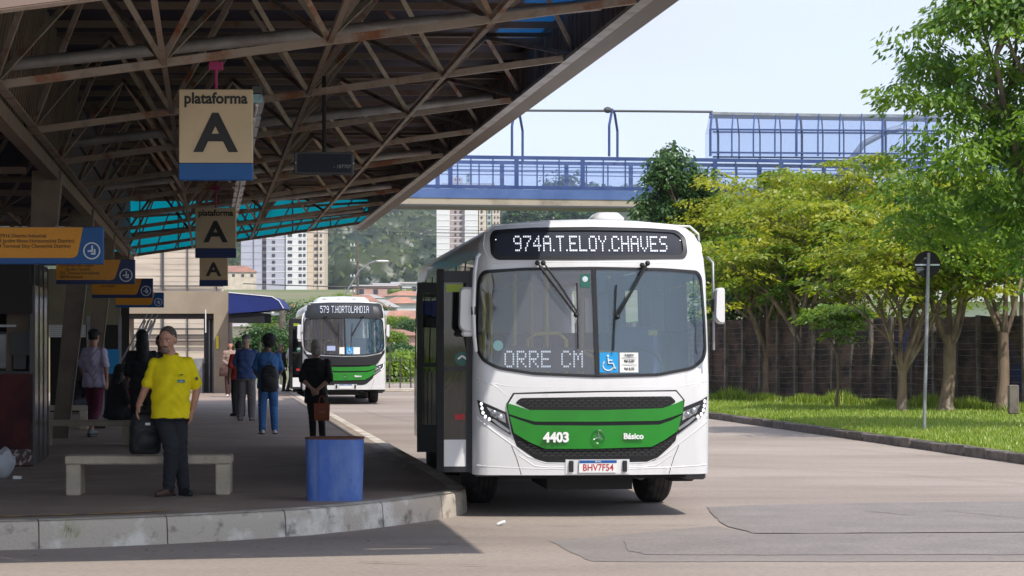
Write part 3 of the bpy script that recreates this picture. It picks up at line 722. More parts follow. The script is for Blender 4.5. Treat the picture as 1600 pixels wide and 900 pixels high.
def portal():
    Y = 76.0; k = Y / 3700
    R = empty('terminal_building', (-9.1, Y, PZ), 0, 'beige terminal gateway with a deep lintel and dark glass doors at the far platform end', 'building')
    def X(px): return (px - 800) * k + 9.1
    def Z(py): return CAMH - PZ - (py - 538) * k
    b = MB().box(X(60), X(356), 0, 1.5, Z(490), Z(455)); b.build('lintel', M['wallbeige'], R)
    MB().box(X(334), X(356.5), -.02, 1.2, 0, Z(489)).build('pillar', M['wallbeige'], R)
    MB().box(X(190), X(200), -.02, 1.2, 0, Z(489)).build('pillar', M['wallbeige'], R)
    MB().box(X(60), X(190), .3, .5, 0, Z(489)).build('wall', M['wallolive'], R)
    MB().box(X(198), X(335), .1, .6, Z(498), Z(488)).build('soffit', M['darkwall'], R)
    MB().box(X(316), X(335), .4, .6, 0, Z(498)).build('door_frame', M['black'], R)
    for px in (324, 330, 333): MB().box(X(px), X(px + 1.2), .36, .40, 0, Z(500)).build('door_edge', M['grey'], R)
    MB().box(X(305), X(318), -.3, .2, 0, Z(560)).build('ticket_gate', M['grey'], R)
    MB().tube([(X(322), -.1, Z(520)), (X(322), -.1, Z(484))], .02, 6).build('lamp_rod', M['white2'], R)
    for q in range(4): MB().bar((X(200 + q * 5), .7, Z(560)), (X(222 + q * 5), .7, Z(500)), .06).build('stair_rail', M['grey'], R)
    MB().box(X(338), X(342), -.05, -.025, Z(545), Z(525)).build('yellow_notice', M['yellow'], R)
    # bright boarded wall beyond the gate
    Y2 = 86.0; k2 = Y2 / 3700
    R = empty('boarded_wall', (-9, Y2, 0), 0, 'tall cream boarded wall in sunshine behind the terminal gateway', 'wall')
    x0, x1 = (170 - 800) * k2 + 9, (349 - 800) * k2 + 9
    src = None; z = 0
    while z < 5.4:
        if src is None:
            src = MB().box(x0, x1, 0, .06, 0, .20).build('board', M['wallcream'], R)
        else: inst('board', src, R, (0, rnd.uniform(-.012, .012), z))
        z += .215
    for px in (190, 253, 293, 338): MB().box((px - 800) * k2 + 9, (px + (3.5 if px == 253 else 1.3) - 800) * k2 + 9, -.09, -.02, 0, 5.55).build('post', M['greyd'], R)
    for zz in (2.9, 3.9, 5.42): MB().box(x0, x1, -.11, -.07, zz, zz + .05).build('rail', M['greyd'], R)
    for q in range(3): MB().box(x0, x1, -.22, -.14, 2.35 - q * .22, 2.39 - q * .22).build('rail', M['black'], R)
    # awning
    Y3 = 74.0; k3 = Y3 / 3700
    R = empty('awning', at(400, 490, Y3), 0, 'dark blue curved awning sticking out from the terminal gateway', 'awning')
    c = at(400, 490, Y3)
    pts = [(357, 457), (400, 460), (425, 464), (436, 470), (443, 482), (400, 487), (357, 490)]
    P = [((px - 800) * k3 - c.x, CAMH - (py - 538) * k3 - c.z) for px, py in pts]
    MB().prism(P, 0, 2.4).build('canvas', M['navycloth'], R)
    MB().tube([(P[0][0], -.01, P[0][1]), (P[2][0], -.01, P[2][1] + .01), (P[3][0], -.01, P[3][1]), (P[4][0], -.01, P[4][1])], .015, 6).build('piping', M['white2'], R)
    MB().box(P[6][0], P[5][0] + .25, .1, 2.2, P[6][1] - .28, P[6][1] + .02).build('frame', M['blackm'], R)
portal()
def left_wall():
    # beyond the low roof: dark back building closing the left of the platform
    R = empty('store_row', W(-9.0, 40, PZ), TH, 'dark closed shop row along the back of the platform', 'building')
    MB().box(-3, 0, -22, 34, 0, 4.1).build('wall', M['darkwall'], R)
    for y in range(-20, 32, 5): MB().box(0, .08, y, y + 3.6, 0, 2.5).build('shutter', M['greyd'], R)
left_wall()
def small_bits():
    p = at(101, 858, 21.0); p = Vector(((101 - 800) * 1.81 / (856 - 538), 3700 * 1.81 / (856 - 538), 0))
    r = np.random.RandomState(5); n = 220; ang = r.rand(n) * 6.28; rr = np.abs(r.randn(n)) * .03
    base = np.stack([p.x + np.cos(ang) * rr * 1.3, p.y + np.sin(ang) * rr * .5 + .02, np.zeros(n)], 1); hh = .08 + .22 * r.rand(n)
    lean = r.randn(n) * .35; side = np.stack([np.cos(ang), np.sin(ang), np.zeros(n)], 1) * .0035
    tip = base + np.stack([lean * hh, -np.abs(r.randn(n)) * .2 * hh, hh], 1)
    o = np_mesh('weed', np.stack([base - side, base + side, tip], 1).reshape(-1, 3), 3, M['blade'], None, r.rand(n))
    tag(o, 'tuft of grass weed growing at the foot of the platform kerb', 'weed')
    # crumpled white plastic bag
    q = Vector(((4 - 800) * 1.56 / (748 - 538), 5772 / (748 - 538), PZ)); b = MB(); b.ell((0, 0, .17), (.14, .12, .17), 14, 10)
    b.v = [tuple(Vector(v) * (1 + .25 * noise.noise(Vector(v) * 9))) for v in b.v]
    R = empty('plastic_bag', q, 0, 'pale crumpled plastic bag standing by the kiosk foot', 'bag'); b.build('sack', mat('pale_plastic', (.5, .52, .55), .4), R, smooth=True)
    b = MB().box(.13, .22, -.05, .03, 0, .035); b.build('litter', M['white2'], R)
    for i, (x, y, z0, lab) in enumerate(((59, 691, PZ, 'white scrap of paper on the platform behind the front bench'), (783, 821, 0, 'tiny white scrap on the road by the kerb nose'))):
        Hh = 1.56 if z0 else 1.81; q = Vector(((x - 800) * Hh / (y - 538), 3700 * Hh / (y - 538), z0))
        b = MB(); b.cbox(-.035, .035, -.03, .03, 0, .03, .008); b.v = [(v[0] + .01 * math.sin(v[1] * 90), v[1], v[2] + (.02 if v[0] > 0 else 0)) for v in b.v]
        o = b.build('litter', M['white2']); o.location = q; tag(o, lab, 'litter')
    # dry leaves on the road beside the kerb
    for i in range(16):
        x = rnd.uniform(30, 700); q = Vector(((x - 800) * 1.81 / (868 - 538 - x * .03), 3700 * 1.81 / (868 - 538 - x * .03 + rnd.uniform(-6, 6)), .006))
        b = MB(); b.add([(-.022, 0, 0), (0, -.012, .006), (.024, 0, .002), (0, .012, .008)], [(0, 1, 2, 3)]); o = b.build('dry_leaf', mat('dry_leaf', (.35, .26, .14), .8) if i == 0 else bpy.data.materials['dry_leaf'])
        o.location = q; o.rotation_euler = (0, 0, rnd.random() * 6); tag(o, 'small dry leaf lying on the road along the platform kerb', 'leaf', 'dry leaves along the platform kerb')
small_bits()

# ------------------------------------------------------------------ footbridge
def bridge():
    Y = 88.0; k = Y / 3700
    R = empty('footbridge', (0, Y, 0), 0, 'blue steel footbridge with railings and a mesh cage crossing high over the road', 'bridge')
    def X(px): return (px - 800) * k
    def Z(py): return CAMH - (py - 538) * k
    x0, x1 = X(160), X(1900)
    sl = (Z(251) - Z(243)) / (X(1400) - X(740))       # slight fall to the right
    def zl(x, z): return z + sl * (x - X(850))
    zt = Z(244); zd = Z(293); zb_ = Z(311); zc = Z(323)
    def hb(y0, y1, za, zb__, name, m):
        MB().rings([[(x, y0, zl(x, za)), (x, y1, zl(x, za)), (x, y1, zl(x, zb__)), (x, y0, zl(x, zb__))] for x in (x0, x1)]).build(name, m, R)
    hb(0, .12, zb_, zd - .08, 'deck_beam', M['bridgefascia']); hb(2.4, 2.52, zb_, zd - .08, 'deck_beam', M['bridgefascia'])
    hb(.13, 2.39, zb_ + .02, zb_ + .2, 'deck', M['bridgeconc'])
    hb(.03, 2.5, zc + .05, zb_ - .004, 'soffit_beam', M['bridgeconc']); hb(-.05, 2.55, zc - .02, zc + .045, 'bottom_flange', M['greyd'])
    for y in (-.0, 2.45):
        hb(y, y + .07, zt - .13, zt, 'top_rail', M['skyblue']); hb(y, y + .05, zd - .07, zd + .06, 'bottom_rail', M['skyblue'])
        for zz in (.42, .55): hb(y + .01, y + .03, zt - zz, zt - zz + .03, 'wire_rail', M['skyblue'])
    p = None; x = x0; i = 0
    for y in (0.0, 2.45):
        x = x0 + (0 if y else .55); i = 0
        while x < x1:
            w = .16 if i % 3 == 0 else .05
            MB().box(x, x + w, y - .01, y + .08, zl(x, zd), zl(x, zt - .05)).build('baluster', M['skyblue'], R)
            x += .82; i += 1
        b = MB(); b.add([(x0, y + .04, zl(x0, zd)), (x1, y + .04, zl(x1, zd)), (x1, y + .04, zl(x1, zt)), (x0, y + .04, zl(x0, zt))], [(0, 1, 2, 3)])
        b.build('mesh_panel', M['mesh'], R)
    # lone hoops
    for px in (800, 952):
        xa, xb = X(px), X(px + 17); top = Z(170)
        for x, xt in ((xa, xa + .12), (xb, xb - .12)):
            MB().tube([(x, .1 if x == xa else 2.3, zt), (x, .1 if x == xa else 2.3, Z(196)), (xt, .3 if x == xa else 1.9, top)], .055, 6).build('hoop_post', M['skyblue'], R)
        MB().tube([(xa + .12, .3, top), (xb - .12, 1.9, top)], .05, 6).build('hoop_top', M['skyblue'], R)
        MB().ell((xa - .05, .25, top - .02), (.16, .16, .12), 10, 6).build('loudspeaker', M['greyd'], R)
    MB().tube([(X(820), .9, Z(169)), (X(950), .9, Z(169.5)), (X(1117), .9, Z(171))], .045, 8).build('top_pipe', M['greyd'], R)
    # cage
    ca, cb = X(1110), X(1480); n = 11
    for i in range(n + 1):
        x = ca + (cb - ca) * i / n
        for y, yt, dx in ((0.02, .5, 0), (2.45, 1.9, .5)):
            MB().tube([(x + dx, y, zt), (x + dx, y, Z(202)), (x + dx + (.1 if dx == 0 else -.12), yt, Z(176))], .05 if i % 4 == 0 else .03, 6).build('cage_hoop', M['skyblue'], R)
    for y, z, dx in ((.02, Z(202), 0), (2.45, Z(197), .3), (2.45, Z(237), .3), (.5, Z(176), 0), (1.9, Z(175), .3), (.02, Z(238), 0)):
        MB().bar((ca + dx, y, z), (cb, y, z + sl * (cb - ca) * .6), .06).build('cage_rail', M['skyblue'], R)
    MB().bar((ca + .1, 1.2, Z(175)), (cb, 1.2, Z(181)), 1.5, .10).build('cage_roof_strip', M['grey'], R)
    for y in (.03, 2.44):
        b = MB(); b.add([(ca, y, zt), (cb, y, zl(cb, zt)), (cb, y, Z(203)), (ca, y, Z(201)), (ca + .1, .5 if y < 1 else 1.9, Z(176)), (cb + .1, .5 if y < 1 else 1.9, Z(178))], [(0, 1, 2, 3), (3, 2, 5, 4)])
        b.build('mesh_panel', M['mesh'], R)
    for px in (190, 1780): MB().box(X(px), X(px) + 1.0, .6, 1.9, 0, zb_).build('pier', M['bridgeconc'], R)
bridge()

# ------------------------------------------------------------------ street lamps, poles and wires, no-parking sign
def arm_lamp(base, top, tip, r, label, cat='street lamp'):
    R = empty('street_lamp', base, 0, label, cat); b = Vector(base); t = Vector(top) - b; p = Vector(tip) - b
    pts = [Vector((0, 0, 0)), t, t.lerp(p, .5) + Vector((0, 0, (p.z - t.z) * .25)), t.lerp(p, .8) + Vector((0, 0, (p.z - t.z) * .14)), p]
    MB().tube(pts[:2], [r * 1.5, r * 1.1], 8).build('pole', M['grey'], R); MB().tube(pts[1:], r, 8).build('arm', M['grey'], R)
    MB().ell(p + Vector((.22, 0, -.03)), (.30, .10, .05), 12, 6).build('lamp_head', M['white2'], R)
a = at(533, 470, 105); arm_lamp((a.x, 105, 0), a, at(590, 407, 105), .032, 'curved arm street lamp on the far roadside behind the second bus')
a = at(1290, 300, 96); arm_lamp((a.x, 96, 0), a, at(1408, 200, 96), .13, 'pale street lamp arm reaching up over the trees in front of the footbridge')
def util_pole(px, y0, y1, Y, label, arms=3):
    t = at(px, y1, Y); R = empty('utility_pole', (t.x, Y, ground_z(t.x, Y)), 0, label, 'utility pole'); gz = ground_z(t.x, Y)
    MB().tube([(0, 0, 0), (0, 0, t.z - gz)], [.26, .18], 8).build('pole', M['post'], R)
    for q in range(arms):
        z = t.z - gz - 1.0 - q * 2.6; MB().box(-1.2, .1, -.08, .08, z, z + .16).build('crossarm', M['grey'], R)
        for x in (-1.15, -.6): MB().tube([(x, 0, z + .1), (x, 0, z + .5)], .10, 6).build('insulator', M['white2'], R)
def ground_z(x, Y):
    P = ((104, 0), (200, .8), (300, 3), (400, 6.5), (520, 11), (700, 18), (1000, 24), (1100, 32), (1900, 111), (2600, 114), (4000, 110))
    if Y <= 104: return 0.0
    for (a, za), (b, zb__) in zip(P, P[1:]):
        if Y <= b: z = za + (zb__ - za) * (Y - a) / (b - a); break
    else: z = 110
    if Y > 1100: z *= 1 + .04 * math.sin(x / 190 + .8) * min(1, (Y - 1100) / 500)
    return z
util_pole(559, 500, 376, 400, 'tall concrete utility pole with crossarms before the wooded hill', 4)
util_pole(441, 600, 468, 150, 'short concrete pole left of the second bus', 1)
def wires():
    for i, (dy, Y) in enumerate(((352, 270), (357, 270), (362, 270), (445, 150))):
        b = MB(); pts = []
        for q in range(13):
            t = q / 12; px = 380 + t * 760; pts.append(at(px, dy + 6 * math.sin(PI * t) + (px - 560) * .01, Y))
        b.tube(pts, .035, 5); o = b.build('overhead_wire', M['greyd']); tag(o, ('highest of three parallel overhead wires in front of the hill', 'middle of three parallel overhead wires in front of the hill', 'lowest of three parallel overhead wires in front of the hill', 'single lower overhead wire near the small lamp')[i], 'wire', 'overhead wires in front of the hill')
wires()
def nosign():
    Y = 3700 * 1.62 / (670 - 538); b = at(1444, 670, Y); t = at(1451, 395, Y)
    R = empty('road_sign', (b.x, Y, .18), 0, 'thin grey pole with a round sign seen from its dark back on the grass', 'road sign')
    d = t - Vector((b.x, Y, .18))
    MB().tube([(0, 0, 0), d], .034, 12).build('pole', M['grey'], R, smooth=60)
    c = d + Vector((-.02, .04, -.22)); r = 21 * Y / 3700
    MB().rings([[c + Vector((math.cos(2 * PI * k / 36) * r, y, math.sin(2 * PI * k / 36) * r)) for k in range(36)] for y in (0, .012)]).build('disc', M['blackm'], R)
    MB().box(c.x - r * .92, c.x + r * .92, c.y - .012, c.y - .002, c.z - .025, c.z + .005).build('crossbar', M['signwhite'], R)
    for q, w in enumerate((.13, .15, .11, .06)): MB().box(c.x - r * .8, c.x - r * .8 + w, c.y - .006, c.y - .001, c.z - .075 - q * .026, c.z - .063 - q * .026).build('smudged_sticker_line', M['grey'], R)
    MB().box(c.x - .05, c.x + .05, c.y - .01, c.y - .002, c.z + .1, c.z + .13).build('clamp', M['grey'], R)
nosign()

# ------------------------------------------------------------------ dark fence behind the trees
def fence():
    A = Vector((14.5, 53.5, .18)); B = Vector((1.5, 78, .18)); d = (B - A); L = d.length; d.normalize(); rz = math.atan2(d.y, d.x)
    R = empty('fence', A, rz, 'long dark fence of concrete posts, wires and shade cloth behind the trees', 'fence')
    H = 2.35
    first = None; x = 0; n = 0
    while x < L:
        b = None
        if first is None: b = MB().cbox(-.045, .045, -.05, .05, 0, H, .008).build('post', M['post'], R); first = b
        else: inst('post', first, R, (x, rnd.uniform(-.02, .02), 0), (rnd.uniform(-.01, .01), rnd.uniform(-.012, .012), 0), (1, 1, 1 + rnd.uniform(-.02, .03)))
        x += .88; n += 1
    # shade cloth panels with sag ripples, one per three bays
    x = 0
    while x < L:
        b = MB(); vs = []; fs = []; nx, nz = 12, 8
        for i in range(nx + 1):
            for j in range(nz + 1):
                u = x + 2.64 * i / nx; vs.append((u, -.10 - .015 * abs(math.sin(PI * (u / .88))) * (1 - abs(2 * j / nz - 1) * .4) + .01 * noise.noise(Vector((u, j * .7, 2))), H * j / nz - (.0 if j < nz else .03 * abs(math.sin(PI * u / .88)))))
                if i and j: a_ = i * (nz + 1) + j; fs.append((a_ - nz - 2, a_ - 1, a_, a_ - nz - 1))
        b.add(vs, fs); b.build('shade_cloth', M['shade'], R, smooth=True, fix=False); x += 2.64
    for q in range(15):
        z = .12 + q * .155; b = MB(); pts = []
        m_ = int(L / .88)
        for i in range(m_ * 2 + 1):
            u = i * .44; pts.append((u, .068 + .0, z - (.022 if i % 2 else 0) - .03 * math.sin(u * .5)))
        b.tube(pts, .0055, 4); b.build('wire', M['post'], R)
fence()
def back_buildings():
    R = empty('warehouse', (20, 82, 0), -.35, 'white sunlit building showing between the trees above the fence', 'building')
    MB().box(-6.5, 9, 0, 10, 0, 3.3).build('wall', M['white2'], R)
    b = MB(); b.rings([[(-7, y, 3.3), (9.5, y, 3.3), (9.5, y, 3.5), (1.2, y, 4.6), (-7, y, 3.5)] for y in (-.4, 10.4)]); b.build('roof', M['white2'], R)
    for q in range(5): MB().box(-5.8 + q * 2.9, -4.2 + q * 2.9, -.05, -.01, 1.5, 2.5).build('window', M['darkglass'], R)
    R = empty('stub_post', at(1570, 640, 53), 0, 'short pale concrete stub post at the foot of the fence by the right edge', 'post')
    MB().cbox(.1, .32, 0, .2, -.1, .55, .02).build('casing', M['post'], R)
back_buildings()

# ------------------------------------------------------------------ terrain, houses, towers, wood
def terrain():
    mb = MB(); xs = [-2500, -1500, -900, -600, -450, -300, -200, -120, -60, 0, 60, 120, 200, 300, 450, 600, 900, 1500, 2500]
    ys = [107.9, 120, 140, 170, 200, 250, 300, 350, 400, 500, 600, 700, 850, 1000, 1100, 1250, 1400, 1600, 1900, 2300, 2600, 4000, 7000]
    vs = [(x, y, ground_z(x, y) - .02) for y in ys for x in xs]; n = len(xs); fs = []
    for j in range(len(ys) - 1):
        for i in range(n - 1): a_ = j * n + i; fs.append((a_, a_ + 1, a_ + n + 1, a_ + n))
    mb.add(vs, fs); o = struct('hillside', mb, M['earth'], smooth=True)
    mb = MB(); far = 7000
    mb.add([(-far, -far, -.05), (far, -far, -.05), (far, 108, -.05), (-far, 108, -.05)], [(0, 1, 2, 3)]); struct('open_ground', mb, M['earth'])
terrain()
M['terra'] = mat('terracotta_roof', (.42, .20, .13), .85, c2=(.30, .16, .12), scale=.5, rand=.2)
M['greyroof'] = mat('grey_roof', (.38, .36, .34), .85)
M['housewall'] = [mat('house_' + n_, c, .85, c2=tuple(x * .8 for x in c), scale=.5) for n_, c in (('pink', (.55, .33, .28)), ('brick', (.42, .24, .17)), ('cream', (.62, .54, .42)), ('white', (.68, .68, .66)), ('ochre', (.55, .40, .22)))]
M['win'] = mat('house_window', (.05, .055, .07), .3)
def house(px, py, Y, w, h, rise, wm, rm, label, depth=9, rz=0, hip=True):
    p = at(px, py, Y); gz = ground_z(p.x, Y)
    R = empty('house', (p.x, Y, gz), rz, label, 'house', 'houses on the slope')
    zt = p.z - gz
    MB().box(-w / 2, w / 2, 0, depth, 0, zt).build('wall', wm, R)
    e = .5; b = MB()
    A = [(-w / 2 - e, -e, zt), (w / 2 + e, -e, zt), (w / 2 + e, depth + e, zt), (-w / 2 - e, depth + e, zt)]
    k = min(w, depth) * .4 if hip else 0
    Rg = [(-w / 2 - e + k, depth / 2, zt + rise), (w / 2 + e - k, depth / 2, zt + rise)]
    b.add(A + Rg, [(0, 1, 5, 4), (2, 3, 4, 5), (1, 2, 5), (3, 0, 4), (3, 2, 1, 0)]); b.build('roof', rm, R)
    nw = max(2, int(w / 3.2))
    for i in range(nw):
        x = -w / 2 + w * (i + .5) / nw
        if zt > 2.6:
            MB().box(x - .55, x + .55, -.06, -.01, zt - 1.9, zt - .75).build('window', M['win'], R)
    return R
HW = M['housewall']
for (px, py, Y, w, h, rise, wm, rm, lab, hip) in (
    (560, 481, 350, 7.5, 3, 2.0, 0, 'terra', 'pink house with a low pitched red roof just above the second bus', True),
    (598, 480, 365, 4.5, 3, 1.3, 3, 'greyroof', 'small grey roofed house right of the pink gabled one', True),
    (624, 474, 380, 5.5, 3, 1.1, 3, 'terra', 'white house with bright orange tiled roof near the first bus', True),
    (634, 503, 300, 5, 3, 1.5, 0, 'terra', 'pink house with ridge roof low beside the first bus', False),
    (626, 524, 235, 3.6, 3, .6, 0, 'terra', 'lowest salmon coloured house beside the second bus roof', True),
    (610, 494, 320, 4, 3, .8, 4, 'greyroof', 'ochre walled little house between two pink houses', False),
    (532, 488, 340, 4, 3, .8, 1, 'greyroof', 'brick house half hidden behind the second bus roof', False),
    (508, 487, 345, 3, 3, .9, 1, 'terra', 'dark brick house next to the tower foot', True),
    (587, 447, 560, 10, 3, .4, 0, 'greyroof', 'long pink flat roofed building at the foot of the wood', False),
    (606, 445, 575, 6, 3, .5, 4, 'greyroof', 'ochre building beside the long pink one at the wood edge', False),
    (636, 443, 580, 7, 3, .5, 3, 'greyroof', 'white shed with blue cladding near the wood edge', False),
    (402, 506, 300, 6, 3, .9, 3, 'terra', 'white house seen left of the second bus behind shrubs', True),
    (426, 514, 265, 4, 3, .8, 2, 'terra', 'cream house left of the second bus', True),
    (380, 510, 290, 5, 3, .8, 2, 'greyroof', 'cream house under the blue awning', True),
    (455, 492, 340, 6, 3, .9, 3, 'greyroof', 'white house at the foot of the tower block', True),
    (372, 425, 900, 14, 3, 2.5, 2, 'terra', 'far cream house beside the platform sign', True),
    (575, 466, 430, 5, 3, .8, 3, 'greyroof', 'small white house partly behind the utility pole', True),
    (645, 462, 450, 6, 3, 1.0, 3, 'terra', 'far white house with red roof by the green field', True),
    (420, 482, 430, 9, 3, 1.2, 1, 'terra', 'brick house in front of the lavender tower', True),
    (646, 518, 262, 4, 3, .8, 2, 'terra', 'narrow cream house stacked under the orange roof', True)):
    house(px, py, Y, w, h, rise, HW[wm], M[rm], lab, rz=rnd.uniform(-.35, .35), hip=hip)
M['lav'] = mat('lavender_tower', (.47, .47, .55), .85, c2=(.43, .43, .50), scale=.05)
M['twhite'] = mat('white_tower', (.74, .73, .72), .85)
M['tbeige'] = mat('beige_tower', (.64, .52, .40), .85)
M['tpink'] = mat('mauve_tower', (.42, .33, .32), .85)
M['tgreen'] = mat('green_tower', (.34, .42, .36), .85)
def tower(label, Y, ybot, ytop, strips, floor_px):
    # strips: (px0, px1, wallmat, depth offset, [(window px0, px1), ...])
    k = Y / 3700; cx = (strips[0][0] + strips[-1][1]) / 2; X0 = (cx - 800) * k; gz = ground_z(X0, Y)
    R = empty('tower_block', (X0, Y, gz), 0, label, 'tower block')
    zt = CAMH - (ytop - 538) * k - gz
    fl = floor_px * k
    for px0, px1, m, dy, wins in strips:
        x0, x1 = (px0 - 800) * k - X0, (px1 - 800) * k - X0
        MB().box(x0 + .05, x1 - .05, dy, 18, 0, zt).build('wall', m, R)
        b = MB(); z = zt - fl
        while z > 0:
            b.box(x0, x1, dy - .12, dy - .0, z - .12, z + .12); z -= fl
        o = b.build('floor_bands', m if not wins else M['twhite'], R)
        for w0, w1 in wins:
            z = zt - fl; a0, a1 = (w0 - 800) * k - X0, (w1 - 800) * k - X0
            src = None
            while z > 0:
                if src is None:
                    src = MB().box(a0, a1, dy - .22, dy - .14, 0, fl * .42).build('window', M['win'], R); src.location = (0, 0, z + fl * .28)
                else: inst('window', src, R, (0, 0, z + fl * .28))
                z -= fl
    MB().box((strips[0][0] - 800) * k - X0 + 2, (strips[-1][1] - 800) * k - X0 - 2, 3, 14, zt, zt + 1.2).build('roof', M['greyroof'], R)
tower('wide lavender and white tower block with beige end beside the turquoise canopy end', 950, 474, 300,
      [(376, 397, M['lav'], 1, []), (397, 409, M['lav'], 0, []), (409, 416, M['tpink'], 3, [(409.5, 415.5)]), (416, 446.5, M['lav'], 0, [(425, 430)]),
       (447, 480, M['twhite'], -1, [(450, 457), (467, 472), (474, 478)]), (480, 490, M['tbeige'], 0, []), (490, 497, M['tbeige'], 1, [(491, 497)]), (497, 507, M['tbeige'], 0, [(500, 503)])], 10.4)
tower('narrow white tower with mauve stripe behind the footbridge and first bus', 950, 420, 290,
      [(682, 703, M['twhite'], 0, []), (703, 726, M['tpink'], 2, [(710, 713), (718, 721)]), (726, 747, M['twhite'], 0, []), (748, 760, M['tbeige'], 1, [(751, 754)]), (761, 768, M['tgreen'], 1, [(763, 766)]), (769, 781, M['tbeige'], 1, [(772, 774), (777, 779)])], 9.0)
tower('small beige far tower top seen through the footbridge railing', 1500, 420, 277, [(707, 722, M['tbeige'], 0, [(711, 713), (717, 719)])], 7)
tower('small pale green far tower top seen through the footbridge railing', 1520, 420, 271, [(728, 737, M['tgreen'], 0, [(731, 733)])], 7)
tower('white house on top of the wooded hill', 1800, 345, 326, [(612, 640, M['twhite'], 0, [(616, 619), (624, 627), (632, 635)]), (640, 662, M['twhite'], 4, [(645, 650)])], 5)
# ------------------------------------------------------------------ buses
BX, BK = 929.5, 150.5
def U(px): return (px - BX) / BK
def Zq(py): return CAMH - (py - 538) / BK
def PQ(l): return [(U(x), Zq(y)) for x, y in l]
OUT = [(-1.25, .45), (-1.25, .9), (-1.25, 1.45), (-1.245, 1.7), (-1.235, 2.1), (-1.225, 2.5), (-1.205, 2.72), (-1.175, 2.87), (-1.12, 2.975), (-1.03, 3.045), (-.85, 3.085), (-.5, 3.115), (0, 3.13)]
OUTL = OUT + [(-x, z) for x, z in reversed(OUT[:-1])]
def segd(p, a, b):
    ax, az = a; bx, bz = b; dx, dz = bx - ax, bz - az; t = max(0, min(1, ((p[0] - ax) * dx + (p[1] - az) * dz) / (dx * dx + dz * dz)))
    return math.hypot(p[0] - ax - t * dx, p[1] - az - t * dz)
RR = .17
def yf(u, z):
    d = min(segd((u, z), OUTL[i], OUTL[i + 1]) for i in range(len(OUTL) - 1))
    y = .13 * (u / 1.25) ** 2 + (.05 * (z - 1.4) if z > 1.4 else .06 * (1.4 - z) ** 2)
    if z > 2.55: y += .5 * (z - 2.55) ** 2
    if d < RR: t = (RR - d) / RR; y += RR * (1 - math.sqrt(max(0, 1 - t * t)))
    return y
def panel(name, outl, m, parent, off=0.0, thick=.012, holes=(), step=.08, smooth=True, surf=yf):
    bm = bmesh.new(); 
    for loop in (outl,) + tuple(holes):
        vs = [bm.verts.new((x, 0, z)) for x, z in loop]
        for i in range(len(vs)): bm.edges.new((vs[i], vs[(i + 1) % len(vs)]))
    bmesh.ops.triangle_fill(bm, use_beauty=True, use_dissolve=False, edges=bm.edges[:], normal=(0, -1, 0))
    xs = [x for x, z in outl]; zs = [z for x, z in outl]
    cuts = []
    x = min(xs) + step
    while x < max(xs): cuts.append(((x, 0, 0), (1, 0, 0))); x += step
    z = min(zs) + step
    while z < max(zs): cuts.append(((0, 0, z), (0, 0, 1))); z += step
    if step < .2 and max(xs) - min(xs) > 2:
        for e in (1.235, 1.215, 1.19, 1.15, 1.1, 1.07):
            for s_ in (-1, 1): cuts.append(((s_ * e, 0, 0), (1, 0, 0)))
        for zz in (3.118, 3.10, 3.07, 3.02, 2.93): cuts.append(((0, 0, zz), (0, 0, 1)))
    for co, no in cuts:
        bmesh.ops.bisect_plane(bm, geom=bm.verts[:] + bm.edges[:] + bm.faces[:], dist=1e-5, plane_co=co, plane_no=no)
    bmesh.ops.triangulate(bm, faces=[f for f in bm.faces if len(f.verts) > 4])
    for v in bm.verts: v.co.y = surf(v.co.x, v.co.z) - off
    for f in bm.faces:
        if f.normal.y > 0: f.normal_flip()
    if thick:
        r = bmesh.ops.extrude_face_region(bm, geom=bm.faces[:])
        for g in r['geom']:
            if isinstance(g, bmesh.types.BMVert): g.co.y += thick
        bmesh.ops.recalc_face_normals(bm, faces=bm.faces)
    me = bpy.data.meshes.new(name); bm.to_mesh(me); bm.free()
    if smooth:
        me.polygons.foreach_set('use_smooth', np.ones(len(me.polygons), dtype=bool)); me.set_sharp_from_angle(angle=math.radians(38))
    return link_mesh(name, me, m, parent)
def rounded(pts, r=.05, n=4):
    out = []
    N = len(pts)
    for i in range(N):
        p, a, b = Vector(pts[i]), Vector(pts[i - 1]), Vector(pts[(i + 1) % N])
        da, db = (a - p), (b - p); q = min(r, da.length * .45, db.length * .45); A = p + da.normalized() * q; B = p + db.normalized() * q
        for k in range(n + 1):
            t = k / n; c = A.lerp(p, t).lerp(p.lerp(B, t), t); out.append((c.x, c.y))
    return out
def grow(pts, d):
    cx = sum(p[0] for p in pts) / len(pts); cz = sum(p[1] for p in pts) / len(pts); hx = max(abs(p[0] - cx) for p in pts); hz = max(abs(p[1] - cz) for p in pts)
    return [(cx + (x - cx) * (hx + d) / hx, cz + (z - cz) * (hz + d) / hz) for x, z in pts]
def mirror_pts(p): return [(-x, z) for x, z in p]
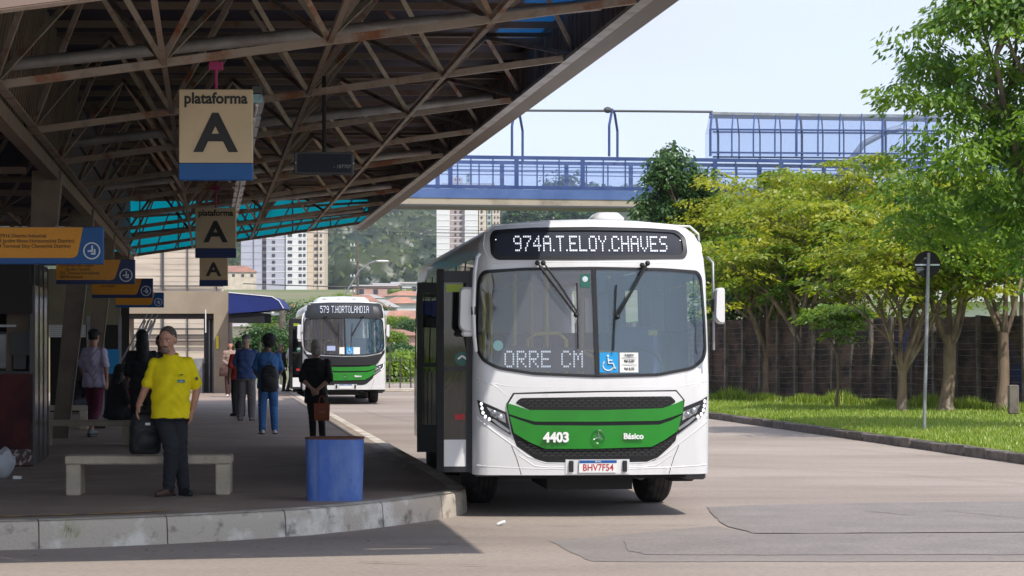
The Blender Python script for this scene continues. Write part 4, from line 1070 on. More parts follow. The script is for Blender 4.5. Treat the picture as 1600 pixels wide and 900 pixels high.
def wheel(parent, x, y, side, r=.5, w=.28, steer=0.0):
    t = MB(); n = 32
    prof = [(r * .60, -w / 2), (r * .93, -w / 2), (r * .985, -w / 2 + .03), (r, -w / 2 + .06), (r, w / 2 - .06), (r * .985, w / 2 - .03), (r * .93, w / 2), (r * .60, w / 2)]
    t.rings([[(o, rr * math.cos(2 * PI * k / n), rr * math.sin(2 * PI * k / n)) for k in range(n)] for rr, o in prof])
    for g in range(5):
        o = -w / 2 + .06 + g * (w - .12) / 4
    wh = empty('wheel', (x, y, r), steer); wh.parent = parent
    t.build('tyre', M['rubber'], wh, smooth=35)
    for g in range(4):
        o = -w * .3 + g * w * .2; b = MB(); b.rings([[(o + q, (r + .004) * math.cos(2 * PI * k / n), (r + .004) * math.sin(2 * PI * k / n)) for k in range(n)] for q in (0, .012)], caps=False); b.build('tread_groove', M['blackm'], wh)
    s = side; b = MB(); b.rings([[(s * o, rr * math.cos(2 * PI * k / 24), rr * math.sin(2 * PI * k / 24)) for k in range(24)] for rr, o in ((r * .6, w / 2 - .01), (r * .55, w / 2 - .06), (r * .3, w / 2 - .02), (r * .28, w / 2 + .05), (.05, w / 2 + .06))]); b.build('rim', M['grey'], wh, smooth=35)
def rod(parent, name, pts, r, m): return MB().tube(pts, r, 8).build(name, m, parent, smooth=60)
def make_bus(label, loc, rz, kind):
    R = empty('bus', loc, rz, label, 'bus', 'white and green city buses')
    L = 11.2
    ws = rounded(PQ([(755, 422), (748, 437), (745, 500), (745.5, 547), (754, 565), (777, 577), (835, 586), (932, 590), (1030, 588), (1088, 577.5), (1107, 563), (1112, 547), (1110, 500), (1104.5, 432), (1097, 421.5), (1040, 418), (930, 416.5), (820, 418)]), .06, 3)
    dst = rounded(PQ([(768, 369), (774, 357.5), (835, 354), (932, 352.8), (1020, 354), (1067, 356.5), (1079, 369), (1080.5, 394), (1075, 403), (932, 405.5), (777, 406), (768.5, 397)]), .04, 3)
    front = rounded(PQ([(758, 427), (751.5, 440), (749, 500), (749.5, 546), (757.5, 561), (779, 572.5), (835, 581.5), (932, 585.5), (1030, 583.5), (1086, 573), (1103, 560), (1107.5, 546), (1106, 500), (1100.5, 435), (1094, 426), (1040, 422.5), (930, 421), (820, 422.5)]), .05, 3)
    dh = grow(dst, -.035)
    # front skin with real openings for the windscreen and the destination box
    panel('front_panel', [(x, z) for x, z in OUTL], M['white'], R, 0, 0, holes=(ws, dst), step=.07)
    # shell behind it: side skirts, window pillars, roof
    y0 = lambda x, z: yf(x, z)
    def skin(i0, i1, name, m, ya=None, yb=L):
        ys = [None, .5, 1.5, 3, 5, 7, 9, yb - .12, yb - .03, yb] if ya is None else [ya, (ya + yb) / 2, yb]
        b = MB(); Rg = []
        for y in ys:
            ring = []
            for (x, z) in OUTL[i0:i1 + 1]:
                yy = y0(x, z) if y is None else y; sh = 1.0
                if y is not None and ya is None and y >= yb - .03: sh = .985 if y < yb else .955
                ring.append((x * sh, yy, .45 + (z - .45) * (1 - (1 - sh) * .6)))
            Rg.append(ring)
        b.rings(Rg, closed=False, caps=False); return b.build(name, m, R, smooth=50)
    iw0, iw1 = 2, 6
    n = len(OUTL)
    skin(iw1, n - 1 - iw1, 'roof', M['white'])
    skin(n - 1 - iw0, n - 1, 'side_panel', M['white'])
    # left side: doorway openings at the front and in the middle
    for ya, yb in ((1.5, 5.0), (6.2, L)):
        skin(0, iw0, 'side_panel', M['white'], ya, yb)
    b = MB(); b.rings([[(x, y0(x, z), z), (x, .36, z)] for x, z in OUTL[0:iw0 + 1]], closed=False, caps=False); b.build('corner_panel', M['white'], R, smooth=50)
    for sx in (-1, 1):
        a, c = OUT[iw0], OUT[iw1]
        segs = [(.34, 11.0)] if sx > 0 else [(1.5, 5.0), (6.2, 11.0)]
        seg0 = [[(sx * x, y0(x, z), z), (sx * x, .36, z)] for x, z in OUT[iw0:iw1 + 1]]
        b = MB(); b.rings(seg0, closed=False, caps=False); b.build('corner_pillar', M['white'], R, smooth=50)
        for ya, yb in segs:
            y = ya
            while y < yb - .3:
                y2 = min(y + 1.45, yb)
                b = MB(); b.rings([[(sx * (x), yy, z) for x, z in OUT[iw0:iw1 + 1]] for yy in (y + .03, y2 - .03)], closed=False, caps=False); b.build('side_window', M['darkglass'], R)
                b = MB(); b.rings([[(sx * (x + o), yy, z) for x, z in OUT[iw0:iw1 + 1]] for yy, o in ((y2 - .035, .02), (y2 - .035, -.006), (y2 + .035, -.006), (y2 + .035, .02))], closed=False, caps=False); b.build('window_pillar', M['black'], R)
                y = y2
        b = MB(); b.rings([[(sx * (x - .008), yy, z) for x, z in ((1.225, 2.50), (1.218, 2.60), (1.208, 2.70))] for yy in (.4, L - .1)], closed=False, caps=False); b.build('teal_sheen_stripe' if sx < 0 else 'rain_strip', M['teal'] if kind == 1 else M['white'], R)  # near bus: teal colour paints the reflection along the roof edge
        b = MB(); b.rings([[(sx * (x + .0), yy, z) for x, z in ((-1.256, 1.36), (-1.256, 1.47))] for yy in (1.5, 5.0)], closed=False, caps=False)
    # rear
    b = MB(); b.add([(x * .955, L, .45 + (z - .45) * .973) for x, z in OUTL], [tuple(range(len(OUTL)))]); b.build('rear_panel', M['white'], R)
    # floor, lining, chassis
    MB().box(-1.2, 1.2, .32, L - .1, .78, .84).build('floor', M['dashboard'], R)
    MB().box(-1.17, 1.17, .35, L - .1, 2.74, 2.78).build('ceiling', M['cabin'], R)
    MB().box(-.95, .95, .35, L - .3, .40, .76).build('chassis', M['blackm'], R)
    MB().box(-1.0, 1.0, 2.3, 2.75, .33, .56).build('axle', M['blackm'], R)
    MB().box(-.45, .45, .4, 2.0, .28, .5).build('engine_sump', M['blackm'], R)
    MB().tube([(.55, .45, .42), (.62, 2.0, .38), (.55, 3, .4)], .05, 8).build('exhaust_pipe', M['greyd'], R)
    MB().cbox(.92, 1.22, .9, 1.3, .33, .47, .03).build('step_box', M['blackm'], R)
    MB().cbox(1.0, 1.23, .35, .7, .38, .46, .02).build('towing_bracket', M['greyd'], R)
    for x, sx in ((-1.06, -1), (1.06, 1)):
        wheel(R, x * .94, 2.55, sx, steer=.10 if kind == 1 else 0); wheel(R, x * .92, 8.3, sx, w=.5)
    # dashboard, seats, rails
    MB().cbox(-1.12, 1.12, .30, .75, .84, 1.46, .05).build('dashboard', M['dashboard'], R)
    b = MB(); b.rings([[(x, y, z) for x, y, z in ((-.55 + 1.15 + math.cos(t) * .24, .86 + math.sin(t) * .12, 1.60 + math.sin(t) * .20 + o),)][0:1] * 1 for t in (0,) for o in (0,)], caps=False) if False else None
    MB().tube([(.62 + math.cos(t) * .23, .90 + math.sin(t) * .10, 1.56 + math.sin(t) * .20) for t in [2 * PI * k / 20 for k in range(21)]], .018, 6).build('steering_wheel', M['black'], R)
    for x, y in ((.62, 1.35),):
        MB().cbox(x - .25, x + .25, y, y + .12, 1.2, 2.0, .04).build('driver_seat', M['seat'], R)
    for i in range(5):
        for x in (-.85, -.4, .4, .85):
            y = 3.4 + i * 1.25; MB().cbox(x - .2, x + .2, y, y + .1, 1.2, 1.95, .03).build('passenger_seat', M['seat'], R)
    for pts in (((-.55, 1.5, .84), (-.55, 1.5, 1.86), (-.45, 1.5, 1.93), (-.20, 1.5, 1.93), (-.12, 1.5, 1.86), (-.12, 1.5, .84)), ((.05, 1.8, .84), (.05, 1.8, 1.75), (.45, 1.8, 1.72), (.5, 1.8, 1.2)),
                ((.05, 1.8, 1.75), (.25, 2.0, 1.66), (.32, 2.0, 1.2)), ((-.95, 1.6, .84), (-.95, 1.6, 2.74)), ((-1.08, .9, .84), (-1.08, .9, 2.74)), ((-.62, 2.2, .84), (-.62, 2.2, 2.74)), ((-.28, 2.0, .84), (-.28, 2.0, 2.74)), ((-.3, 3.4, .84), (-.3, 3.4, 2.74)), ((-.75, 4.4, .84), (-.75, 4.4, 2.74)), ((.3, 3.4, .84), (.3, 3.4, 2.74)), ((.1, 5.6, .84), (.1, 5.6, 2.74)),
                ((-1.0, 1.3, 1.0), (-1.0, 2.4, 1.9)), ((-.35, 1.45, 2.55), (-.35, 9, 2.55)), ((.35, 1.45, 2.55), (.35, 9, 2.55))):
        rod(R, 'yellow_rail', pts, .024, M['yellow'])
    # windscreen
    panel('windscreen_seal', ws, M['black'], R, .012, .035, holes=(front,), step=.1)
    # two panes either side of the divider
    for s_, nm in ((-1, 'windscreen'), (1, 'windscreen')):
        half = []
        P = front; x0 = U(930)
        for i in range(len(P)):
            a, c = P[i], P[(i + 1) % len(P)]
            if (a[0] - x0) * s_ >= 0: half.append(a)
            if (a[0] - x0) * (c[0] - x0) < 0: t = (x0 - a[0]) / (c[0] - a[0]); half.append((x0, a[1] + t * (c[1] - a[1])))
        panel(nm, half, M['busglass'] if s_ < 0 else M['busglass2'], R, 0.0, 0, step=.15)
    panel('divider', PQ([(925, 419), (932, 419), (937, 588), (930, 588)]), M['black'], R, .018, .03, step=.2)
    panel('destination_window', dh, M['panel_dark'], R, -.01, 0, step=.2, smooth=True)
    # destination rim
    panel('destination_seal', dst, M['black'], R, .010, .03, holes=(grow(dst, -.045),), step=.15)
    # wipers
    def wsurf(px, py, o): u, z = U(px), Zq(py); return (u, yf(u, z) - o, z)
    for A in (((840, 411), (849, 411), (900, 492), (901.5, 442), (903, 545)), ((1013.7, 411), (1005, 414), (965, 495), (964, 445), (958.5, 548))):
        (p0, p1, el, b0, b1) = A
        rod(R, 'wiper_arm', [wsurf(*p0, .05), wsurf((p0[0] + el[0]) / 2, (p0[1] + el[1]) / 2, .06), wsurf(*el, .05)], .011, M['black'])
        rod(R, 'wiper_arm', [wsurf(p1[0] + 3, p1[1] + 3, .05), wsurf((p1[0] + el[0]) / 2 + 3, (p1[1] + el[1]) / 2 - 2, .06), wsurf(el[0] + (3 if el[0] < 930 else -3), el[1] - 2, .05)], .009, M['black'])
        w_ = MB(); w_.tube([wsurf(*b0, .035), wsurf(*b1, .035)], .008, 6); w_.build('wiper_blade', M['black'], R)
        for p in (p0, p1, el): MB().ell(wsurf(*p, .05), (.028, .03, .028), 10, 6).build('wiper_pivot', M['black'], R)
    # grille area
    if kind == 1:
        zoff = 0
    mask = PQ([(791.5, 631), (802, 613.8), (870, 611.5), (954, 610.5), (1060, 609.7), (1073.5, 625.5), (1070, 650), (1062.5, 678), (1052, 697), (1026, 720), (1012, 722.5), (932, 723), (856, 722.5), (838, 718), (808, 697), (800, 676)])
    inner = grow(mask, -.018)
    panel('grille_seam', mask, M['black'], R, .004, .01, step=.12)
    panel('grille_frame', PQ([(794, 632), (804, 616), (954, 612.7), (1059, 612), (1071, 626), (1067, 640), (932, 645), (796, 645)]), M['white'], R, .010, .02, step=.12)
    gu = rounded(PQ([(805, 629.7), (813.6, 621.8), (932, 620), (1051, 619.5), (1059.4, 628.5), (1040, 639), (932, 641), (828, 641)]), .02, 2)
    panel('upper_grille', gu, M['blackm'], R, .014, .01, step=.2)
    gl = rounded(PQ([(803, 680), (851, 700), (932, 700.5), (1021, 698), (1061, 676), (1059, 690), (1026, 714), (1013, 717.6), (932, 718), (854, 717.6), (836, 712), (809, 693)]), .02, 2)
    panel('lower_grille', gl, M['blackm'], R, .012, .01, step=.2)
    # honeycomb mesh in both grilles, one joined part each
    def inside(p, poly):
        c = False; j = len(poly) - 1
        for i in range(len(poly)):
            if (poly[i][1] > p[1]) != (poly[j][1] > p[1]) and p[0] < (poly[j][0] - poly[i][0]) * (p[1] - poly[i][1]) / (poly[j][1] - poly[i][1]) + poly[i][0]: c = not c
            j = i
        return c
    for poly, zz in ((gu, (622, 640)), (gl, (682, 717))):
        b = MB(); dx = .075; dz = .028; r = 0; z = Zq(zz[1])
        while z < Zq(zz[0]) + .02:
            x = -1.0 + (dx / 2 if r % 2 else 0)
            while x < 1.0:
                q = [(x - dx * .36, z), (x - dx * .18, z + dz * .5), (x + dx * .18, z + dz * .5), (x + dx * .36, z)]
                if all(inside(t_, poly) for t_ in q) and inside((x, z - dz * .4), poly):
                    for a_, c_ in zip(q, q[1:]):
                        b.add([(a_[0], yf(*a_) - .022, a_[1]), (c_[0], yf(*c_) - .022, c_[1]), (c_[0], yf(*c_) - .020, c_[1] - .006), (a_[0], yf(*a_) - .020, a_[1] - .006)], [(0, 1, 2, 3)])
                x += dx
            z += dz; r += 1
        o = b.build('honeycomb_mesh', M['greyd'], R); o['kind'] = 'stuff'
    g1 = PQ([(792.7, 629.7), (808, 634), (825.5, 640.4), (932, 641), (1037, 638.2), (1055, 632), (1070.5, 625.7), (1070, 646), (1052, 652), (1032, 657.8), (932, 658.8), (835, 658.5), (812, 652), (795, 646.5)])
    g2 = PQ([(796, 650), (812, 656), (835, 664), (932, 665), (1032, 664), (1052, 657), (1068, 649), (1062, 673.6), (1042, 687), (1020, 698.6), (932, 701), (851.6, 701), (826, 690), (803, 676)])
    panel('green_band', g1, M['green'], R, .030, .03, step=.1)
    panel('green_band', g2, M['green'], R, .034, .034, step=.1)
    if kind == 1:
        text('lettering', '4403', .138, (U(868.5), yf(U(868), 1.0) - .046, Zq(683.7)), (PI / 2, 0, 0.03), M['white2'], R, bold=.006, sx=.98, ext=.004)
    text('lettering', 'Básico', .082, (U(990), yf(U(990), 1.0) - .046, Zq(682)), (PI / 2, 0, 0.0), M['white2'], R, bold=.003, ext=.004)
    # round star emblem
    c = (U(934.5), yf(0, .85) - .05, Zq(682.4)); r = .072
    E = empty('emblem', c); E.parent = R
    b = MB(); n = 36; b.rings([[(math.cos(2 * PI * k / n) * rr, y, math.sin(2 * PI * k / n) * rr) for rr, y in ((r, 0), (r - .004, -.008), (r - .009, 0), (r - .004, .006))] for k in range(n + 1)], caps=False); b.build('ring', M['chrome'], E, smooth=True)
    for k in range(3):
        a = PI / 2 + k * 2 * PI / 3; t = Vector((math.cos(a), 0, math.sin(a))); s_ = Vector((-math.sin(a), 0, math.cos(a)))
        b = MB(); b.add([tuple(s_ * .011), tuple(t * (r - .004)), tuple(s_ * -.011), (0, -.012, 0)], [(0, 1, 3), (1, 2, 3)]); b.build('star_ray', M['chrome'], E)
    # plate, bumper pads, recess
    panel('plate_recess', PQ([(884, 717.8), (985, 717.8), (985, 741), (884, 741)]), M['white'], R, .010, .02, step=.3)
    MB().box(U(905), U(964.5), yf(0, .55) - .028, yf(0, .55) - .014, Zq(738.5), Zq(719)).build('number_plate', M['plate'], R)
    MB().box(U(905.3), U(964.2), yf(0, .55) - .0305, yf(0, .55) - .0285, Zq(723.7), Zq(719.2)).build('plate_blue_strip', M['signblue'], R)
    if kind == 1: text('plate_lettering', 'BHV7F54', .098, (U(935), yf(0, .55) - .030, Zq(731)), (PI / 2, 0, 0), M['red'], R, bold=.001, sx=.86)
    text('plate_lettering', 'BRASIL', .022, (U(935), yf(0, .55) - .032, Zq(721.3)), (PI / 2, 0, 0), M['white2'], R)
    for px in (893, 977.5): MB().cbox(U(px - 3.6), U(px + 3.4), yf(U(px), .55) - .035, yf(U(px), .55) + .01, Zq(737.5), Zq(720), .006).build('bumper_pad', M['black'], R)
    # seams and pressed ridges of the bumper
    def ridge(l, w=.012, o=.012, m='white', name='pressed_ridge'):
        P = PQ(l); Q = []
        for a_, c_ in zip(P, P[1:]):
            for k in range(5): t = k / 5; Q.append((a_[0] + (c_[0] - a_[0]) * t, a_[1] + (c_[1] - a_[1]) * t))
        Q.append(P[-1]); Q = [(max(-1.205, min(1.205, x)), z) for x, z in Q]; MB().tube([(x, yf(x, z) + w - o * .45, z) for x, z in Q], w, 6).build(name, M[m], R, smooth=70)
    for s_ in (0, 1):
        f = (lambda l: l) if not s_ else (lambda l: [(2 * 932.3 - x, y) for x, y in l])
        ridge(f([(800, 697), (808, 716), (815.5, 742)]), .004, .006, 'black', 'seam')
        ridge(f([(745, 652), (770, 672), (800, 694), (825, 713), (852, 723), (884, 724)]), .016, .012)
        ridge(f([(746, 728), (780, 730), (830, 732), (884, 733)]), .012, .009)
        ridge(f([(812, 712), (836, 728), (860, 730.5), (884, 730)]), .010, .009)
        ridge(f([(744, 590), (775, 603), (792, 618)]), .010, .006)
        ridge(f([(750, 596), (800, 604), (932, 606)]), .008, .005)
        ridge(f([(763, 400), (758, 385), (762, 362), (775, 350), (860, 346)]), .012, .008)
        ridge(f([(756, 412), (840, 409.5), (932, 408.8)]), .010, .007)
    # headlights
    for s_ in (-1, 1):
        hl = PQ([(747, 625), (755, 628), (791, 644), (799, 680), (768.5, 660), (752, 648)])
        HL = hl if s_ < 0 else [(-x + .005, z) for x, z in PQ([(747.5, 620), (757, 625), (791, 638), (797, 679), (770, 659), (752, 645)])]
        if s_ > 0: HL = HL[::-1]
        H = empty('headlight', (0, 0, 0)); H.parent = R
        panel('housing', HL, M['black'], H, .016, .02, step=.1)
        cx = sum(x for x, z in HL) / 6; cz = sum(z for x, z in HL) / 6
        inn = [(cx + (x - cx) * .84, cz + (z - cz) * .80) for x, z in HL]
        f = (lambda x, y: (U(x), Zq(y))) if s_ < 0 else (lambda x, y: (-U(x) + .005, Zq(y - 3)))
        pf = lambda l: [f(*q) for q in l] if s_ < 0 else [f(*q) for q in l][::-1]
        panel('reflector', pf([(761, 636), (789, 647), (791, 661), (771, 651)]), M['reflect'], H, .022, .004, step=.1)
        panel('indicator', pf([(766, 654), (773, 655), (797, 672), (796, 676), (780, 666)]), M['grey'], H, .024, .004, step=.1)
        for q in ((772, 645.5), (782, 652)):
            c_ = f(*q); MB().ell((c_[0], yf(*c_) - .022, c_[1]), (.038, .018, .034), 14, 8).build('projector_lens', M['reflect'], H, smooth=True)
        for q in ((753, 631), (754, 638), (755.5, 645), (759, 651), (765, 655)):
            c_ = f(*q); MB().ell((c_[0], yf(*c_) - .022, c_[1]), (.016, .010, .020), 10, 6).build('day_lamp', M['lensw'], H, smooth=True)
    # mirrors
    for s_, x0, x1, z0, z1 in ((-1, -1.425, -1.255, 1.93, 2.40), (1, 1.235, 1.335, 2.02, 2.40)):
        mr = empty('wing_mirror', (0, 0, 0)); mr.parent = R
        xa, xb = min(x0, x1), max(x0, x1)
        pts = rounded([(xa + .0, z0 + .05), (xa + .01, z1 - .02), (xa + .05, z1), (xb, z1 - .01), (xb, z0), (xa + .05, z0)], .035, 3)
        b = MB(); R_ = []
        for y, k in ((-.20, .9), (-.17, 1.0), (-.06, 1.0), (-.05, .96)):
            cx, cz = (xa + xb) / 2, (z0 + z1) / 2; R_.append([(cx + (x - cx) * k, y, cz + (z - cz) * k) for x, z in pts])
        b.rings(R_); b.build('housing', M['white'], mr, smooth=50)
        MB().box(xa + .02, xb - .02, -.048, -.044, z0 + .04, z1 - .04).build('mirror_glass', M['chrome'], mr)
        if s_ < 0:
            rod(mr, 'arm', [(-1.20, .06, 2.74), (-1.24, -.12, 2.70), (-1.27, -.22, 2.55), (-1.285, -.23, 2.2), (-1.275, -.22, 1.9), (-1.25, -.12, 1.74)], .020, M['white'])
            MB().cbox(-1.305, -1.26, -.245, -.2, 2.11, 2.20, .006).build('clamp', M['black'], mr)
            MB().cbox(-1.40, -1.28, -.19, -.08, 1.89, 1.95, .02).build('foot', M['white'], mr)
        else:
            rod(mr, 'arm', [(1.20, .08, 2.72), (1.235, -.03, 2.66), (1.24, -.04, 2.2), (1.245, -.02, 1.75)], .014, M['grey'])
            MB().cbox(1.215, 1.255, -.07, -.02, 2.15, 2.28, .006).build('clamp', M['black'], mr)
    # open door leaves: one across the front doorway, one at its rear edge, one at the middle doorway
    def leaf(x0, x1, y, ang, full=True):
        D = empty('door', (x1, y, 0), ang); D.parent = R; w = x1 - x0; z0, z1 = .47, 2.58
        MB().box(-w, -w + .07, -.02, .02, z0, z1).build('frame', M['black'], D); MB().box(-.05, 0, -.02, .02, z0, z1).build('frame', M['black'], D)
        for za, zb__ in ((z1 - .12, z1), (1.53, 1.58), (z0 + .0, z0 + .06)): MB().box(-w + .07, -.05, -.018, .018, za, zb__).build('frame', M['black'], D)
        MB().box(-w + .07, -.05, -.003, .003, z0 + .34, z1 - .12).build('pane', M['doorglass'], D)
        MB().box(-w + .07, -.05, -.016, .016, z0 + .06, z0 + .34).build('kick_panel', M['white'] if full else M['black'], D)
        if full:
            MB().box(-w + .0, -w + .0 + .0 + .075, -.035, .0, z0, z1 + .02).build('rubber_edge', M['blackm'], D)
            rod(D, 'handrail', [(-w + .1, .06, 1.38), (-.06, .06, 1.72)], .014, M['yellow']); rod(D, 'handrail', [(-w + .1, .06, 1.30), (-.06, .06, 1.64)], .014, M['yellow'])
            MB().box(-w + .19, -.06, -.008, -.004, 1.02, 1.08).build('red_sticker', M['red'], D)
            MB().box(-w + .10, -.08, -.008, -.004, 2.36, 2.44).build('yellow_sticker', mat('lime_sticker', (.28, .36, .03), .5), D)
            if True:
                b = MB(); b.rings([[(-.09 + math.cos(2 * PI * k / 24) * .075, yy, 1.66 + math.sin(2 * PI * k / 24) * .075) for k in range(24)] for yy in (-.012, -.006)]); b.build('round_badge', M['greend'], D)
                for sgn in (-1, 1): MB().bar((-.09, -.016, 1.69), (-.09 + sgn * .045, -.016, 1.655), .004, .02).build('chevron', M['white2'], D)
    leaf(-1.62, -1.262, .40, 0)
    leaf(-1.46, -1.27, 1.52, 0, False)
    leaf(-1.56, -1.27, 5.05, .0, False)
    MB().box(-1.268, -1.24, .36, .42, .46, 2.62).build('door_post', M['black'], R); MB().box(-1.268, -1.24, 1.44, 1.50, .46, 2.6).build('door_post', M['black'], R)
    MB().box(-1.2, -.7, .45, 1.4, .42, .46).build('doorstep', M['greyd'], R)
    for y in (2.2, 3.1, 4.0, 7.0, 7.9, 8.8, 9.7): MB().box(-1.258, -1.252, y, y + .012, .47, 1.44).build('panel_seam', M['black'], R)
    # side lower cladding is dark and reflecting on the platform side
    # roof hatches
    def hump(x0, x1, y0_, y1_, zb__, h, name):
        b = MB(); b.cbox(x0, x1, y0_, y1_, zb__, zb__ + h, min(.06, h * .45)); b.build(name, M['white'], R, smooth=50)
    if kind == 1:
        hump(.12, .46, 1.0, 1.7, 3.10, .14, 'roof_vent'); hump(-.37, -.06, 4.2, 4.9, 3.09, .10, 'roof_vent'); hump(-.3, .3, 8, 8.8, 3.09, .1, 'roof_vent')
    else:
        A = empty('air_conditioner', (0, 0, 0)); A.parent = R
        b = MB(); b.rings([[(x, y, z) for x, z in ((-w_, 3.06), (-w_ * .95, 3.06 + h_ * .55), (-w_ * .8, 3.06 + h_ * .9), (0, 3.06 + h_), (w_ * .8, 3.06 + h_ * .9), (w_ * .95, 3.06 + h_ * .55), (w_, 3.06))] for y, w_, h_ in ((1.2, .82, .12), (1.5, .84, .22), (4.0, .84, .23), (4.3, .82, .1))])
        b.build('cover', M['white'], A, smooth=40)
        for x in (-.62, -.18, .28): b = MB(); b.prism([(x, 3.12), (x + .26, 3.12), (x + .10, 3.20), (x, 3.20)], 1.22, 1.40); b.build('vent_slot', M['greyd'], A)
    # lettering of the destination box
    if kind == 1:
        led_text('974A.T.ELOY.CHAVES', U(804), U(1048), Zq(392.5), Zq(367), lambda x, z: yf(x, z) - .003, 'destination_letter', R)
        led_text('ORRE CM', U(789), U(912), Zq(574.5), Zq(547.5), lambda x, z: yf(x, z) + .035, 'route_letter', R)
        b = MB(); b.box(U(785), U(916), .19, .22, Zq(580), Zq(543)); b.build('route_board', M['panel_dark'], R)
        for px in (778, 1070): MB().ell((U(px), yf(U(px), 2.94) - .004, Zq(375)), (.018, .008, .018), 10, 6).build('corner_lamp', M['lensw'], R)
    else:
        led_text('579 T.HORTOLANDIA', U(820), U(1040), Zq(396), Zq(364), lambda x, z: yf(x, z) - .022, 'destination_letter', R)
    # stickers on the glass
    def stick(x0, x1, y0_, y1_, m, name, o=.006): return panel(name, PQ([(x0, y0_), (x1, y0_), (x1, y1_), (x0, y1_)]), m, R, o, .002, step=.3)
    stick(937, 966.6, 550.7, 582, M['cyan'], 'wheelchair_sticker')
    b = MB(); cx, cz = U(951), Zq(567); yy = yf(cx, cz) - .012
    def pt(x, y): return (U(x), yy, Zq(y))
    b.ell(pt(950, 556), (.012, .002, .012), 10, 5)
    b.tube([pt(950, 559), pt(951, 568), pt(958, 568), pt(961, 576), pt(963, 575)], .0085, 6)
    b.tube([pt(951, 563), pt(957, 563)], .007, 6)
    b.tube([pt(950.5 + 8.6 * math.cos(t), 571 - 8.0 * math.sin(t)) for t in [2.3 + k * .30 for k in range(13)]], .007, 6); b.build('wheelchair_symbol', M['white2'], R)
    stick(969, 998.5, 551, 582, M['white2'], 'fare_sticker')
    if kind == 1:
        for t_, y_, s_ in (('TARIFA', 555, .03), ('R$ 5,00', 564, .034), ('R$ 5,75', 576.5, .034)):
            text('fare_lettering', t_, s_, (U(984), yf(U(984), 1.6) - .012, Zq(y_)), (PI / 2, 0, 0), M['ink'], R, bold=.0008)
        for y_ in (559.5, 570.5): MB().box(U(972), U(996), yf(U(984), 1.6) - .012, yf(U(984), 1.6) - .010, Zq(y_), Zq(y_) + .003).build('rule', M['ink'], R)
        stick(907.5, 923, 428, 449, M['greend'], 'round_inspection_sticker')
        MB().ell((U(915), yf(U(915), 2.5) - .008, Zq(436)), (.030, .002, .030), 16, 5).build('inspection_symbol', M['signwhite'], R)
        MB().ell((U(779), yf(U(779), 1.8) - .008, Zq(540)), (.055, .002, .055), 18, 5).build('round_pale_sticker', mat('pale_green', (.35, .60, .58), .5), R)
        stick(934, 948, 425, 456, M['dashboard'], 'rear_view_mirror', -.15)
        MB().cbox(U(1023), U(1038), .42, .45, Zq(524), Zq(515), .008).build('yellow_card', M['yellow'], R)
        b = MB(); b.box(-.82, -.64, .6, .62, 1.4, 1.80); b.build('dark_bag_on_dashboard', M['black'], R)
    else:
        # this newer model has a black upper mask and black cheeks round the glass
        um = rounded(PQ([(752, 420), (752, 395), (760, 362), (775, 352), (860, 348), (1000, 348), (1082, 352), (1098, 362), (1106, 395), (1108, 420)]), .05, 3)
        panel('black_mask', um, M['black'], R, .014, .012, holes=(grow(PQ([(800, 362), (1060, 362), (1060, 398), (800, 398)]), 0),), step=.1)
        panel('destination_glass', PQ([(800, 362), (1060, 362), (1060, 398), (800, 398)]), M['panel_dark'], R, .016, .004, step=.2)
        lm = PQ([(745, 560), (760, 582), (835, 590), (932, 594), (1030, 592), (1095, 580), (1112, 560), (1112, 575), (1080, 622), (1062, 632), (800, 632), (782, 622), (745, 575)])
        panel('black_cheek', lm, M['black'], R, .040, .03, step=.1)
        stick(906, 932, 551, 582, M['white2'], 'notice_sticker', .008); stick(850, 888, 545, 567, mat('pale_lilac', (.4, .45, .65), .5), 'route_card', .008)
    return R
fp = Vector((1.5 * 0, 0, 0))
def bus_loc(pxl, pxr, Yf):   # centre of the front, on the road
    return Vector((((pxl + pxr) / 2 - 800) * Yf / 3700, Yf, 0))
make_bus('nearest white and green bus, sign reading 974A.T.ELOY.CHAVES, at the platform corner', bus_loc(742, 1117, 24.58), math.radians(5.56), 1)
make_bus('far white and green bus with black mask, its sign reading 579 T.HORTOLANDIA', bus_loc(474.5, 602.5, 71.0), math.radians(6.6), 2)
# ------------------------------------------------------------------ people
def remeshed(name, mb, vox, m, parent, it=4):
    me = mb.mesh('tmp'); bm = bmesh.new(); bm.from_mesh(me); bmesh.ops.recalc_face_normals(bm, faces=bm.faces); bm.to_mesh(me); bm.free()
    t = bpy.data.objects.new('tmp', me); COL.objects.link(t)
    r = t.modifiers.new('r', 'REMESH'); r.mode = 'VOXEL'; r.voxel_size = vox
    s = t.modifiers.new('s', 'SMOOTH'); s.iterations = it; s.factor = .5
    bpy.context.view_layer.update()
    m2 = bpy.data.meshes.new_from_object(t.evaluated_get(bpy.context.evaluated_depsgraph_get()))
    bpy.data.objects.remove(t); bpy.data.meshes.remove(me); m2.name = name
    return link_mesh(name, m2, m, parent, smooth=True)
def limb(mb, pts, rr, n=12, step=5):
    P = []; R_ = []
    for i in range(len(pts) - 1):
        for k in range(step): t = k / step; P.append(Vector(pts[i]).lerp(Vector(pts[i + 1]), t)); R_.append(rr[i] + (rr[i + 1] - rr[i]) * t)
    P.append(Vector(pts[-1])); R_.append(rr[-1])
    for i in range(1, len(P) - 1): P[i] = P[i] * .6 + (P[i - 1] + P[i + 1]) * .2
    mb.tube(P, R_, n); mb.ell(P[0], (R_[0],) * 3, n, 8); mb.ell(P[-1], (R_[-1],) * 3, n, 8)
def torso(mb, prof, n=22):
    mb.rings([[(cx + rx * math.copysign(abs(math.cos(t)) ** .85, math.cos(t)), cy + ry * math.copysign(abs(math.sin(t)) ** .9, math.sin(t)), z) for t in [2 * PI * k / n for k in range(n)]] for z, cx, cy, rx, ry in prof])
